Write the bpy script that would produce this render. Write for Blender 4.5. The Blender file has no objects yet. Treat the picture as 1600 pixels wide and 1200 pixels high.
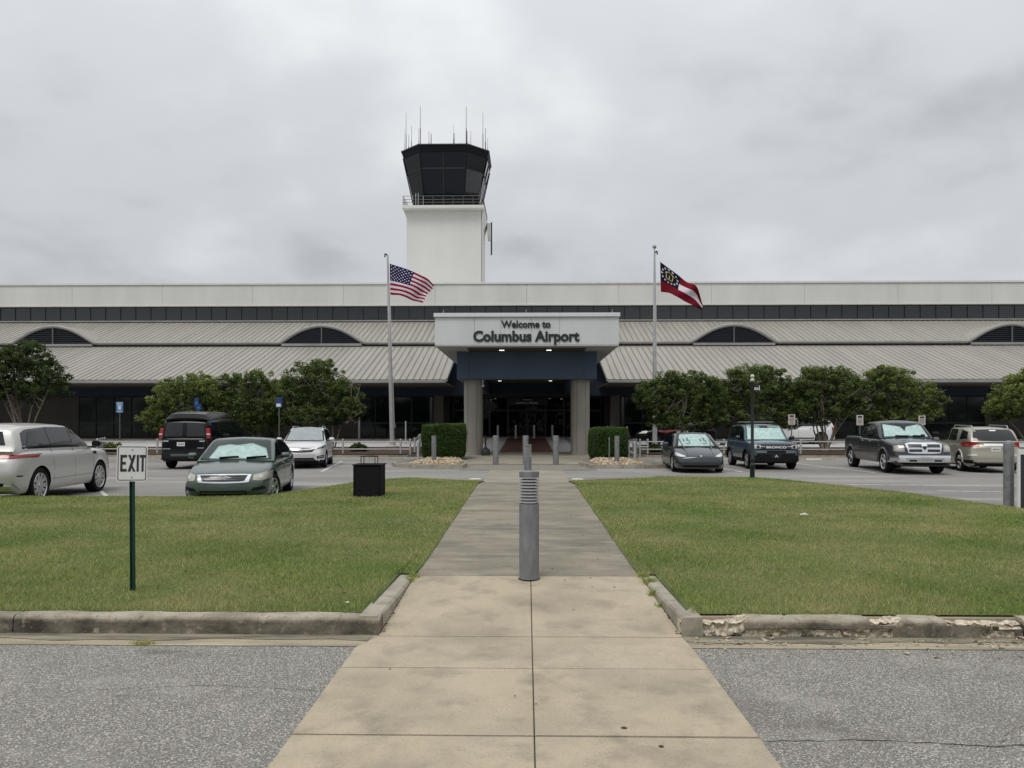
import bpy, bmesh, math, random
import numpy as np
from mathutils import Vector, Matrix, Euler
from mathutils.bvhtree import BVHTree
random.seed(7); RS=np.random.RandomState(11)
S=bpy.context.scene; COL=S.collection; PI=math.pi
# ------------------------------------------------------------ camera, sky, sun, exposure
EYE=1.72; F=1200.0; YAW=math.atan(23/F); SHIFT=61/1600
cam=bpy.data.cameras.new('camera'); co=bpy.data.objects.new('camera',cam); COL.objects.link(co)
cam.sensor_width=36; cam.lens=27.0; cam.clip_start=0.05; cam.clip_end=6000
co.location=(0,0,EYE); co.rotation_euler=(PI/2,0,YAW); cam.shift_y=SHIFT; S.camera=co
W=bpy.data.worlds.new('World'); S.world=W; W.use_nodes=True
nt=W.node_tree; nt.nodes.clear()
def N(t,**k):
    n=nt.nodes.new(t)
    for a,b in k.items(): setattr(n,a,b)
    return n
SUN_EL=math.radians(58); SUN_AZ=math.radians(205)
out=N('ShaderNodeOutputWorld'); mixs=N('ShaderNodeMixShader'); b1=N('ShaderNodeBackground'); b2=N('ShaderNodeBackground')
sky=N('ShaderNodeTexSky',sky_type='NISHITA'); sky.sun_disc=False; sky.sun_elevation=SUN_EL; sky.sun_rotation=SUN_AZ
b1.inputs[1].default_value=0.1; nt.links.new(sky.outputs[0],b1.inputs[0])
tc=N('ShaderNodeTexCoord'); sep=N('ShaderNodeSeparateXYZ'); nt.links.new(tc.outputs['Generated'],sep.inputs[0])
def M(op,a,b=None,c=None):
    n=N('ShaderNodeMath',operation=op)
    for i,v in enumerate((a,b,c)):
        if v is None: continue
        if isinstance(v,(int,float)): n.inputs[i].default_value=v
        else: nt.links.new(v,n.inputs[i])
    return n.outputs[0]
zc=M('MAXIMUM',sep.outputs[2],0.0); den=M('ADD',zc,0.34)
cb=N('ShaderNodeCombineXYZ'); nt.links.new(M('DIVIDE',sep.outputs[0],den),cb.inputs[0]); nt.links.new(M('DIVIDE',sep.outputs[1],den),cb.inputs[1]); cb.inputs[2].default_value=2.2
n1=N('ShaderNodeTexNoise'); n1.inputs['Scale'].default_value=1.35; n1.inputs['Detail'].default_value=4.5; n1.inputs['Roughness'].default_value=.48; n1.inputs['Distortion'].default_value=.25
n2=N('ShaderNodeTexNoise'); n2.inputs['Scale'].default_value=3.6; n2.inputs['Detail'].default_value=6; n2.inputs['Roughness'].default_value=.5
for n in (n1,n2): nt.links.new(cb.outputs[0],n.inputs['Vector'])
cl=M('ADD',M('MULTIPLY',n1.outputs['Fac'],.64),M('MULTIPLY',n2.outputs['Fac'],.36))
cr=N('ShaderNodeValToRGB'); e=cr.color_ramp.elements
e[0].position=.35; e[0].color=(.42,.43,.45,1); e[1].position=.665; e[1].color=(.71,.725,.74,1)
cr.color_ramp.interpolation='EASE'; x=e.new(.49); x.color=(.56,.575,.60,1)
nt.links.new(cl,cr.inputs[0])
# overcast luminance: paler bluish towards the horizon, brighter towards the zenith
hz=N('ShaderNodeMix',data_type='RGBA'); hf=M('SMOOTH_MIN',M('MULTIPLY_ADD',zc,2.0,.42),1.0,.15)
nt.links.new(hf,hz.inputs[0]); hz.inputs[6].default_value=(.60,.645,.695,1); nt.links.new(cr.outputs[0],hz.inputs[7])
nt.links.new(hz.outputs[2],b2.inputs[0]); nt.links.new(M('ADD',.96,M('MULTIPLY',M('POWER',zc,1.5),1.15)),b2.inputs[1])
mixs.inputs[0].default_value=.95
nt.links.new(b1.outputs[0],mixs.inputs[1]); nt.links.new(b2.outputs[0],mixs.inputs[2]); nt.links.new(mixs.outputs[0],out.inputs[0])
sl=bpy.data.lights.new('sun','SUN'); sl.energy=1.45; sl.angle=math.radians(24); sl.color=(1,.965,.91)
so=bpy.data.objects.new('sun',sl); COL.objects.link(so)
# blender nishita: rotation 0 = +Y, clockwise seen from above
dx,dy=math.sin(SUN_AZ),math.cos(SUN_AZ)
so.rotation_euler=Vector((dx*math.cos(SUN_EL),dy*math.cos(SUN_EL),math.sin(SUN_EL))).to_track_quat('Z','Y').to_euler()
S.view_settings.view_transform='Standard'; S.view_settings.look='None'; S.view_settings.exposure=0.0; S.view_settings.gamma=1; S.view_settings.use_curve_mapping=False
S.render.engine='CYCLES'
# ------------------------------------------------------------ surveying helpers (bearing + distance -> metres)
_R=co.rotation_euler.to_matrix()
def ray(u,v): return _R@Vector(((u-800)/F,(661-v)/F,-1))
def P(u,v,Y):                 # point at distance Y
    r=ray(u,v); t=Y/r.y; return Vector((r.x*t,Y,EYE+r.z*t))
def G(y):                     # ground height of the lot
    return -.08 if y<36 else -.08+.0204*(y-36) if y<64 else .491
def gp(u,v,off=0.0):
    Y=30.0
    for _ in range(60):
        r=ray(u,v); t=(G(Y)+off-EYE)/r.z; Y=.5*Y+.5*r.y*t
    p=P(u,v,Y); return Vector((p.x,p.y,G(p.y)+off))
# ------------------------------------------------------------ materials
MATS={}
def mat(name,col,rough=.6,metal=0,var=0,vscale=3,bump=0,bscale=60,col2=None,spec=None,coat=0,det=5,stretch=None,lo=.35,hi=.68,sub=None):
    if name in MATS: return MATS[name]
    m=bpy.data.materials.new(name); m.use_nodes=True; t=m.node_tree; b=t.nodes['Principled BSDF']
    b.inputs['Roughness'].default_value=rough; b.inputs['Metallic'].default_value=metal
    if spec is not None: b.inputs['Specular IOR Level'].default_value=spec
    if coat: b.inputs['Coat Weight'].default_value=coat; b.inputs['Coat Roughness'].default_value=.04
    c=tuple(col)+(1,)
    b.inputs['Base Color'].default_value=c; m.diffuse_color=c
    if var or bump or col2:
        g=t.nodes.new('ShaderNodeNewGeometry'); vec=g.outputs['Position']
        if stretch:
            mp=t.nodes.new('ShaderNodeMapping'); mp.inputs['Scale'].default_value=stretch; t.links.new(vec,mp.inputs[0]); vec=mp.outputs[0]
        if var or col2:
            n=t.nodes.new('ShaderNodeTexNoise'); n.inputs['Scale'].default_value=vscale; n.inputs['Detail'].default_value=det; n.inputs['Roughness'].default_value=.62
            t.links.new(vec,n.inputs['Vector'])
            r=t.nodes.new('ShaderNodeValToRGB'); r.color_ramp.elements[0].position=lo; r.color_ramp.elements[1].position=hi
            r.color_ramp.elements[0].color=tuple(x*(1-var) for x in col)+(1,) if not col2 else c
            r.color_ramp.elements[1].color=tuple(min(1,x*(1+var)) for x in col)+(1,) if not col2 else tuple(col2)+(1,)
            t.links.new(n.outputs['Fac'],r.inputs[0]); t.links.new(r.outputs[0],b.inputs['Base Color'])
        if bump:
            n=t.nodes.new('ShaderNodeTexNoise'); n.inputs['Scale'].default_value=bscale; n.inputs['Detail'].default_value=4
            t.links.new(g.outputs['Position'],n.inputs['Vector'])
            bp=t.nodes.new('ShaderNodeBump'); bp.inputs['Strength'].default_value=bump; bp.inputs['Distance'].default_value=.01
            t.links.new(n.outputs['Fac'],bp.inputs['Height']); t.links.new(bp.outputs[0],b.inputs['Normal'])
    MATS[name]=m; return m
def layered(name,layers,rough=.85,bump=.4,bscale=80,base=(.2,.2,.2),attr=None):
    """layers: list of (colour, scale, lo, hi, detail, stretch, strength, type)"""
    m=bpy.data.materials.new(name); m.use_nodes=True; t=m.node_tree; b=t.nodes['Principled BSDF']; b.inputs['Roughness'].default_value=rough
    b.inputs['Specular IOR Level'].default_value=.25
    g=t.nodes.new('ShaderNodeNewGeometry'); cur=None
    for i,(c,sc,lo,hi,de,st,am,ty) in enumerate(layers):
        mp=t.nodes.new('ShaderNodeMapping'); mp.inputs['Scale'].default_value=st or (1,1,1); mp.inputs['Location'].default_value=(i*7.3,i*3.1,0); t.links.new(g.outputs['Position'],mp.inputs[0])
        if ty=='V':
            n=t.nodes.new('ShaderNodeTexVoronoi'); n.inputs['Scale'].default_value=sc; o=n.outputs['Color']
            sp=t.nodes.new('ShaderNodeSeparateXYZ'); t.links.new(o,sp.inputs[0]); o=sp.outputs[0]
        else:
            n=t.nodes.new('ShaderNodeTexNoise'); n.inputs['Scale'].default_value=sc; n.inputs['Detail'].default_value=de; n.inputs['Roughness'].default_value=.6; o=n.outputs['Fac']
        t.links.new(mp.outputs[0],n.inputs['Vector'])
        r=t.nodes.new('ShaderNodeMapRange'); r.inputs[1].default_value=lo; r.inputs[2].default_value=hi; r.inputs[3].default_value=0; r.inputs[4].default_value=am
        t.links.new(o,r.inputs[0])
        mx=t.nodes.new('ShaderNodeMix'); mx.data_type='RGBA'; t.links.new(r.outputs[0],mx.inputs[0])
        if cur is None: mx.inputs[6].default_value=tuple(base)+(1,)
        else: t.links.new(cur,mx.inputs[6])
        mx.inputs[7].default_value=tuple(c)+(1,); cur=mx.outputs[2]
    t.links.new(cur,b.inputs['Base Color'])
    if bump:
        n=t.nodes.new('ShaderNodeTexNoise'); n.inputs['Scale'].default_value=bscale; n.inputs['Detail'].default_value=3; t.links.new(g.outputs['Position'],n.inputs['Vector'])
        bp=t.nodes.new('ShaderNodeBump'); bp.inputs['Strength'].default_value=bump; bp.inputs['Distance'].default_value=.008
        t.links.new(n.outputs['Fac'],bp.inputs['Height']); t.links.new(bp.outputs[0],b.inputs['Normal'])
    return m
def kerb_material():
    m=bpy.data.materials.new('kerb_concrete_aged'); m.use_nodes=True; t=m.node_tree; b=t.nodes['Principled BSDF']; b.inputs['Roughness'].default_value=.9; b.inputs['Specular IOR Level'].default_value=.2
    L=t.links.new; g=t.nodes.new('ShaderNodeNewGeometry'); sp=t.nodes.new('ShaderNodeSeparateXYZ'); L(g.outputs['Position'],sp.inputs[0])
    def nz(sc,de,st=(1,1,1)):
        mp=t.nodes.new('ShaderNodeMapping'); mp.inputs['Scale'].default_value=st; L(g.outputs['Position'],mp.inputs[0]); n=t.nodes.new('ShaderNodeTexNoise'); n.inputs['Scale'].default_value=sc; n.inputs['Detail'].default_value=de; n.inputs['Roughness'].default_value=.65; L(mp.outputs[0],n.inputs['Vector']); return n.outputs['Fac']
    def mth(op,a,c):
        n=t.nodes.new('ShaderNodeMath'); n.operation=op
        for i,v in enumerate((a,c)):
            if isinstance(v,(int,float)): n.inputs[i].default_value=v
            else: L(v,n.inputs[i])
        return n.outputs[0]
    def mr(v,a,c):
        n=t.nodes.new('ShaderNodeMapRange'); n.inputs[1].default_value=a; n.inputs[2].default_value=c; L(v,n.inputs[0]); return n.outputs[0]
    def mx(f,a,c):
        n=t.nodes.new('ShaderNodeMix'); n.data_type='RGBA'; L(f,n.inputs[0])
        for i,v in ((6,a),(7,c)):
            if isinstance(v,tuple): n.inputs[i].default_value=v+(1,)
            else: L(v,n.inputs[i])
        return n.outputs[2]
    dirty=mx(mr(nz(2.6,7,(1,1,1.6)),.36,.64),(.055,.048,.038),(.20,.175,.135)); dirty=mx(mr(nz(14,5),.56,.74),dirty,(.33,.29,.22))
    clean=mx(mr(nz(2.0,6),.38,.66),(.23,.205,.155),(.43,.385,.30)); clean=mx(mr(nz(30,4),.56,.70),clean,(.14,.12,.09))
    hgt=mth('ADD',sp.outputs[2],mth('MULTIPLY',mth('SUBTRACT',nz(5,6,(1,1,.5)),.5),.11)); c=mx(mr(hgt,.098,.135),dirty,clean)
    low=mx(mr(nz(18,6),.36,.66),(.22,.18,.12),(.70,.62,.48)); low=mx(mr(nz(50,4),.54,.68),low,(.80,.75,.64))
    a=t.nodes.new('ShaderNodeAttribute'); a.attribute_name='spall'; f=mth('ADD',a.outputs['Fac'],mth('MULTIPLY',mth('SUBTRACT',nz(40,4),.5),.35)); c=mx(mr(f,.10,.18),c,low)
    L(c,b.inputs['Base Color']); n=nz(70,4); bp=t.nodes.new('ShaderNodeBump'); bp.inputs['Strength'].default_value=.6; bp.inputs['Distance'].default_value=.008; L(n,bp.inputs['Height']); L(bp.outputs[0],b.inputs['Normal']); return m
def foliage(name,dark,light,dry=None,drys=.5,patch=None):
    m=bpy.data.materials.new(name); m.use_nodes=True; t=m.node_tree; b=t.nodes['Principled BSDF']; b.inputs['Roughness'].default_value=.55; b.inputs['Specular IOR Level'].default_value=.3
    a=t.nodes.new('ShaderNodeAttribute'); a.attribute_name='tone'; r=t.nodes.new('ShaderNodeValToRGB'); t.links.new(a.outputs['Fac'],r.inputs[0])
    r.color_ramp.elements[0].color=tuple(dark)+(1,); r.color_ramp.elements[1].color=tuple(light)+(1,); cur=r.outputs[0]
    if dry:
        g=t.nodes.new('ShaderNodeNewGeometry'); n=t.nodes.new('ShaderNodeTexNoise'); n.inputs['Scale'].default_value=patch or .8; n.inputs['Detail'].default_value=6; n.inputs['Roughness'].default_value=.7
        t.links.new(g.outputs['Position'],n.inputs['Vector'])
        ad=t.nodes.new('ShaderNodeMath'); ad.operation='MULTIPLY_ADD'; t.links.new(a.outputs['Fac'],ad.inputs[0]); ad.inputs[1].default_value=.22; t.links.new(n.outputs['Fac'],ad.inputs[2])
        mr=t.nodes.new('ShaderNodeMapRange'); mr.inputs[1].default_value=.46; mr.inputs[2].default_value=.76; mr.inputs[3].default_value=0; mr.inputs[4].default_value=drys; t.links.new(ad.outputs[0],mr.inputs[0])
        mx=t.nodes.new('ShaderNodeMix'); mx.data_type='RGBA'; t.links.new(mr.outputs[0],mx.inputs[0]); t.links.new(cur,mx.inputs[6]); mx.inputs[7].default_value=tuple(dry)+(1,); cur=mx.outputs[2]
    t.links.new(cur,b.inputs['Base Color'])
    o=t.nodes['Material Output']; tr=t.nodes.new('ShaderNodeBsdfTranslucent'); t.links.new(cur,tr.inputs[0]); ms=t.nodes.new('ShaderNodeMixShader'); ms.inputs[0].default_value=.25
    t.links.new(b.outputs[0],ms.inputs[1]); t.links.new(tr.outputs[0],ms.inputs[2]); t.links.new(ms.outputs[0],o.inputs[0])
    return m
def clear_glass(name,tint=.8,refl=1.5):
    m=bpy.data.materials.new(name); m.use_nodes=True; t=m.node_tree; t.nodes.remove(t.nodes['Principled BSDF'])
    tr=t.nodes.new('ShaderNodeBsdfTransparent'); tr.inputs[0].default_value=(tint*.93,tint,tint*.99,1)
    gl=t.nodes.new('ShaderNodeBsdfGlossy'); gl.inputs['Roughness'].default_value=.02
    fr=t.nodes.new('ShaderNodeFresnel'); fr.inputs[0].default_value=refl
    ms=t.nodes.new('ShaderNodeMixShader'); t.links.new(fr.outputs[0],ms.inputs[0]); t.links.new(tr.outputs[0],ms.inputs[1]); t.links.new(gl.outputs[0],ms.inputs[2]); t.links.new(ms.outputs[0],t.nodes['Material Output'].inputs[0])
    return m
def emis(name,col,st):
    m=bpy.data.materials.new(name); m.use_nodes=True; b=m.node_tree.nodes['Principled BSDF']; b.inputs['Emission Color'].default_value=tuple(col)+(1,); b.inputs['Emission Strength'].default_value=st; b.inputs['Base Color'].default_value=(.8,.8,.8,1); return m
# ------------------------------------------------------------ object helpers
def mk(name,verts,faces,m=None,parent=None,smooth=False,mats=None,fm=None,sharp=None):
    me=bpy.data.meshes.new(name); me.from_pydata([tuple(v) for v in verts],[],faces)
    for x in (mats or ([m] if m else [])): me.materials.append(x)
    if fm: me.polygons.foreach_set('material_index',fm)
    if smooth:
        me.polygons.foreach_set('use_smooth',[True]*len(me.polygons))
        if sharp: me.set_sharp_from_angle(angle=math.radians(sharp))
    me.update()
    o=bpy.data.objects.new(name,me); COL.objects.link(o)
    if parent: o.parent=parent
    return o
def tag(o,label=None,cat=None,group=None,kind=None):
    if label: o['label']=label
    if cat: o['category']=cat
    if group: o['group']=group
    if kind: o['kind']=kind
    return o
def empty(name,loc,rz=0,label=None,cat=None,group=None):
    o=bpy.data.objects.new(name,None); COL.objects.link(o); o.location=loc; o.rotation_euler=(0,0,rz); o.empty_display_size=.2
    return tag(o,label,cat,group)
def dup(src,parent=None,loc=None,rz=None):
    c=src.copy(); COL.objects.link(c); c.parent=parent
    if loc is not None: c.location=loc
    if rz is not None: c.rotation_euler=(0,0,rz)
    for ch in list(src.children): dup(ch,c)
    return c
class MB:
    def __init__(s): s.v=[]; s.f=[]; s.m=[]
    def add(s,vs,fs,mi=0):
        b=len(s.v); s.v+= [tuple(v) for v in vs]; s.f+=[tuple(i+b for i in f) for f in fs]; s.m+=[mi]*len(fs); return s
    def box(s,a,b,mi=0,rz=0,piv=None):
        x0,y0,z0=a; x1,y1,z1=b
        vs=[(x0,y0,z0),(x1,y0,z0),(x1,y1,z0),(x0,y1,z0),(x0,y0,z1),(x1,y0,z1),(x1,y1,z1),(x0,y1,z1)]
        if rz:
            px,py=piv or (0,0); c,si=math.cos(rz),math.sin(rz)
            vs=[(px+(x-px)*c-(y-py)*si,py+(x-px)*si+(y-py)*c,z) for x,y,z in vs]
        return s.add(vs,[(0,3,2,1),(4,5,6,7),(0,1,5,4),(1,2,6,5),(2,3,7,6),(3,0,4,7)],mi)
    def tube(s,pts,r,n=8,mi=0,cap=True):
        pts=[Vector(p) for p in pts]; rs=r if isinstance(r,(list,tuple)) else [r]*len(pts); rings=[]; up=None
        for i,p in enumerate(pts):
            d=(pts[min(i+1,len(pts)-1)]-pts[max(i-1,0)]).normalized()
            a=d.orthogonal().normalized() if up is None else (up-d*up.dot(d)).normalized()
            up=a; b=d.cross(a); rings.append([p+(a*math.cos(2*PI*k/n)+b*math.sin(2*PI*k/n))*rs[i] for k in range(n)])
        vs=[v for r_ in rings for v in r_]; fs=[]
        for i in range(len(pts)-1):
            for k in range(n): fs.append((i*n+k,i*n+(k+1)%n,(i+1)*n+(k+1)%n,(i+1)*n+k))
        if cap: fs+=[tuple(range(n-1,-1,-1)),tuple((len(pts)-1)*n+k for k in range(n))]
        return s.add(vs,fs,mi)
    def lathe(s,prof,c=(0,0,0),n=24,mi=0,axis='z'):
        vs=[];fs=[]
        for r,h in prof:
            for k in range(n):
                a=2*PI*k/n; x,y=r*math.cos(a),r*math.sin(a)
                if axis=='z': vs.append((c[0]+x,c[1]+y,c[2]+h))
                else: vs.append((c[0]+x,c[1]+h,c[2]+y))
        for i in range(len(prof)-1):
            for k in range(n):
                f=(i*n+k,i*n+(k+1)%n,(i+1)*n+(k+1)%n,(i+1)*n+k); fs.append(f if axis=='z' else f[::-1])
        return s.add(vs,fs,mi)
    def poly(s,pts,d,mi=0):      # prism: planar polygon pts extruded by vector d
        n=len(pts); d=Vector(d); vs=[Vector(p) for p in pts]+[Vector(p)+d for p in pts]
        fs=[tuple(range(n)),tuple(range(2*n-1,n-1,-1))]+[(i,i+n,(i+1)%n+n,(i+1)%n) for i in range(n)]
        return s.add(vs,fs,mi)
    def build(s,name,m,parent=None,smooth=False,sharp=35):
        ms=m if isinstance(m,(list,tuple)) else [m]
        return mk(name,s.v,s.f,None,parent,smooth,mats=ms,fm=s.m,sharp=sharp if smooth else None)
def box(name,a,b,m,parent=None): return MB().box(a,b).build(name,m,parent)
def bevel(o,w=.01,n=2):
    me=o.data; bm=bmesh.new(); bm.from_mesh(me); bmesh.ops.bevel(bm,geom=[e for e in bm.edges if len(e.link_faces)==2 and e.calc_face_angle(0)>.5],offset=w,segments=n,affect='EDGES',profile=.6)
    bm.to_mesh(me); bm.free(); me.update(); return o
def struct(o): o['kind']='structure'; return o
def soup(name,V,FC,tone,m,parent=None,nper=1):   # numpy mesh: V (n,3), FC (m,k) ints, tone per face
    me=bpy.data.meshes.new(name); k=FC.shape[1]; me.vertices.add(len(V)); me.vertices.foreach_set('co',V.astype(np.float32).ravel())
    me.loops.add(FC.size); me.loops.foreach_set('vertex_index',FC.astype(np.int32).ravel())
    me.polygons.add(len(FC)); me.polygons.foreach_set('loop_start',np.arange(0,FC.size,k,dtype=np.int32)); me.polygons.foreach_set('loop_total',np.full(len(FC),k,dtype=np.int32))
    me.update(calc_edges=True)
    at=me.attributes.new('tone','FLOAT','FACE'); at.data.foreach_set('value',tone.astype(np.float32))
    me.materials.append(m); o=bpy.data.objects.new(name,me); COL.objects.link(o)
    if parent: o.parent=parent
    return o
def text_mesh(s,size_w,ext=.02,offset=0.0,cap=None):
    cu=bpy.data.curves.new('lettering','FONT'); cu.body=s; cu.extrude=ext; cu.offset=offset; cu.align_x='CENTER'; cu.resolution_u=4
    o=bpy.data.objects.new('lettering',cu); COL.objects.link(o); dg=bpy.context.evaluated_depsgraph_get()
    me=bpy.data.meshes.new_from_object(o.evaluated_get(dg)); bpy.data.objects.remove(o); bpy.data.curves.remove(cu)
    xs=[v.co.x for v in me.vertices]; ys=[v.co.y for v in me.vertices]; w=max(xs)-min(xs); cx=(max(xs)+min(xs))/2; k=size_w/w; y0=0; ky=k if cap is None else cap/.7
    for v in me.vertices: v.co=Vector(((v.co.x-cx)*k,(v.co.y-y0)*ky,v.co.z))
    return me
def letters(s,w,loc,m,parent,ext=.03,offset=.012,cap=None,name='letter',rot=None):
    """lettering facing -Y, split into one object per character"""
    me=text_mesh(s,w,ext,offset,cap); bm=bmesh.new(); bm.from_mesh(me); bmesh.ops.remove_doubles(bm,verts=bm.verts,dist=1e-5)
    seen=set(); comps=[]
    for v in bm.verts:
        if v in seen: continue
        st=[v]; seen.add(v); c=[]
        while st:
            a=st.pop(); c.append(a)
            for e_ in a.link_edges:
                b=e_.other_vert(a)
                if b not in seen: seen.add(b); st.append(b)
        comps.append(c)
    spans=[[min(v.co.x for v in c),max(v.co.x for v in c),set(c)] for c in comps]; spans.sort(key=lambda q:q[0]); out_=[]
    for sp in spans:
        if out_ and sp[0]<out_[-1][1]-.3*min(sp[1]-sp[0],out_[-1][1]-out_[-1][0]): out_[-1][1]=max(out_[-1][1],sp[1]); out_[-1][2]|=sp[2]
        else: out_.append(sp)
    rm=rot or Matrix.Rotation(PI/2,3,'X')
    for a,b,vs in out_:
        idx={v:i for i,v in enumerate(vs)}; fs=[tuple(idx[v] for v in f.verts) for f in bm.faces if f.verts[0] in vs]
        mk(name,[rm@v.co+Vector(loc) for v in idx],fs,m,parent)
    bm.free()
# ============================================================ GROUND
def PZ(y):
    if y<=6.14: return .012
    if y<7.98: return .012+.118*(y-6.14)/1.84
    if y<20: return .13
    if y<23.4: return .13-.2*(y-20)/3.4
    return -.07
def strip(name,x0,x1,ys,m,off=0,zf=G,nx=1,parent=None):
    vs=[];fs=[]
    xs=np.linspace(x0,x1,nx+1)
    for y in ys:
        for x in xs: vs.append((x,y,zf(y)+off))
    n=nx+1
    for i in range(len(ys)-1):
        for j in range(nx): fs.append((i*n+j,i*n+j+1,(i+1)*n+j+1,(i+1)*n+j))
    return mk(name,vs,fs,m,parent)
m_soil=mat('soil',(.13,.11,.07),.95,var=.3,vscale=.3)
m_asph=layered('asphalt',[((.56,.53,.47),105,.50,.95,2,None,.9,'V'),((.075,.07,.06),85,.44,.60,2,None,.8,'N'),((.68,.64,.56),150,.58,.70,2,None,.8,'N'),((.12,.11,.092),.45,.50,.72,6,None,.5,'N'),((.42,.40,.36),1.7,.52,.75,5,None,.30,'N'),((.08,.074,.062),.9,.60,.75,6,(1,2.4,1),.6,'N')],base=(.19,.182,.165),bump=.9,bscale=85)
m_lot=layered('old_asphalt',[((.13,.13,.13),60,.42,.66,3,None,.7,'N'),((.44,.42,.38),45,.56,.72,2,None,.8,'N'),((.17,.16,.15),.35,.42,.62,5,(.4,1,1),.75,'N'),((.42,.41,.38),.5,.5,.72,6,(.25,1.3,1),.55,'N')],base=(.255,.245,.225),bump=.3)
m_conc=layered('slab_concrete',[((.27,.235,.175),1.1,.42,.66,8,None,.75,'N'),((.22,.195,.145),2.9,.50,.70,8,None,.75,'N'),((.49,.425,.32),.9,.5,.75,6,None,.55,'N'),((.13,.115,.09),.8,.55,.72,8,(1,.6,1),.65,'N'),((.17,.145,.10),70,.56,.72,3,None,.55,'N'),((.6,.54,.42),120,.60,.74,2,None,.5,'N')],base=(.425,.36,.26),bump=.35,bscale=160)
m_path=layered('weathered_concrete',[((.125,.115,.088),.9,.40,.64,8,(.8,1.5,1),.75,'N'),((.36,.33,.26),1.9,.50,.72,8,(.7,1.8,1),.6,'N'),((.085,.078,.06),5,.56,.75,7,(.7,1.5,1),.6,'N'),((.09,.085,.068),28,.55,.72,4,(.8,1.2,1),.5,'N'),((.42,.38,.31),120,.60,.72,2,None,.6,'N')],base=(.245,.218,.165),bump=.3,bscale=120)
m_kerb=layered('kerb_concrete',[((.21,.19,.15),2.2,.4,.66,6,None,.7,'N'),((.13,.115,.09),7,.5,.72,6,None,.5,'N'),((.48,.44,.36),5,.6,.75,5,None,.5,'N')],base=(.36,.33,.265),bump=.5)
m_kface=layered('dirty_kerb_face',[((.045,.04,.033),2.6,.36,.62,7,(1,1,2.2),.92,'N'),((.30,.27,.22),9,.58,.74,7,None,.6,'N')],base=(.17,.15,.12),bump=.6)
m_gut=layered('gutter_concrete',[((.19,.17,.13),1.8,.4,.62,6,(.4,3,1),.8,'N'),((.52,.44,.30),2.8,.5,.7,5,(.3,2,1),.7,'N'),((.14,.12,.10),50,.55,.72,3,None,.6,'N')],base=(.36,.31,.22),bump=.4)
m_agg=layered('exposed_aggregate',[((.10,.09,.08),45,.4,.6,2,None,.8,'N'),((.45,.42,.36),38,.55,.7,2,None,.8,'N')],base=(.25,.23,.19),bump=.5)
m_plaza=layered('plaza_concrete',[((.17,.155,.12),.8,.4,.66,6,(1,1.8,1),.7,'N'),((.38,.35,.29),1.5,.5,.72,6,(.5,2,1),.5,'N')],base=(.29,.265,.21),bump=.2)
m_drive=layered('drive_concrete',[((.33,.33,.32),.6,.4,.66,5,None,.6,'N')],base=(.43,.43,.42),bump=.2)
m_mat=layered('brown_paving',[((.065,.032,.024),1.2,.4,.66,5,None,.6,'N')],base=(.13,.06,.042),bump=.2)
m_mulch=layered('mulch',[((.03,.018,.012),28,.4,.6,4,None,.8,'N'),((.16,.10,.06),40,.55,.7,3,None,.7,'N')],base=(.085,.052,.032),bump=1)
m_joint=mat('joint_dark',(.03,.027,.022),.95)
m_paint=mat('worn_white_paint',(.62,.61,.58),.8,col2=(.30,.30,.29),vscale=5,lo=.5,hi=.62)
gys=[-60,5,15,30,36,50,64,66,120,400,3000]
struct(strip('ground',-3000,3000,gys,m_soil,off=-.1,zf=lambda y: G(y) if y<66 else .491))
struct(strip('road',-60,60,[-40,0,5.88],m_asph,off=0,zf=lambda y:0,nx=2))
struct(strip('gutter',-60,-1.2,[5.88,6.20],m_gut,zf=lambda y:.004-.0*y,nx=2)); struct(strip('gutter',1.25,60,[5.88,6.20],m_gut,zf=lambda y:.004,nx=2))
struct(strip('parking_lot',-80,80,[9,25,36,39.3],m_lot,off=0,nx=2))
m_gut_d=layered('dirty_gutter',[((.085,.078,.062),2.4,.38,.6,6,(.5,3,1),.85,'N'),((.36,.33,.25),6,.55,.72,6,(.4,2,1),.6,'N')],base=(.29,.26,.19),bump=.4)
for a,b in ((-60,-1.2),(1.25,60)):
    xs_=np.arange(a if a>0 else -14,(b if b<0 else 14),.05); vs=[];
    for x in xs_: vs+=[(x,6.03+.03*math.sin(x*2.3)+.02*math.sin(x*7.1)+RS.normal(0,.004),.008),(x,6.20,.008)]
    struct(mk('gutter',vs,[(2*i,2*i+2,2*i+3,2*i+1) for i in range(len(xs_)-1)],m_gut_d))
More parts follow.
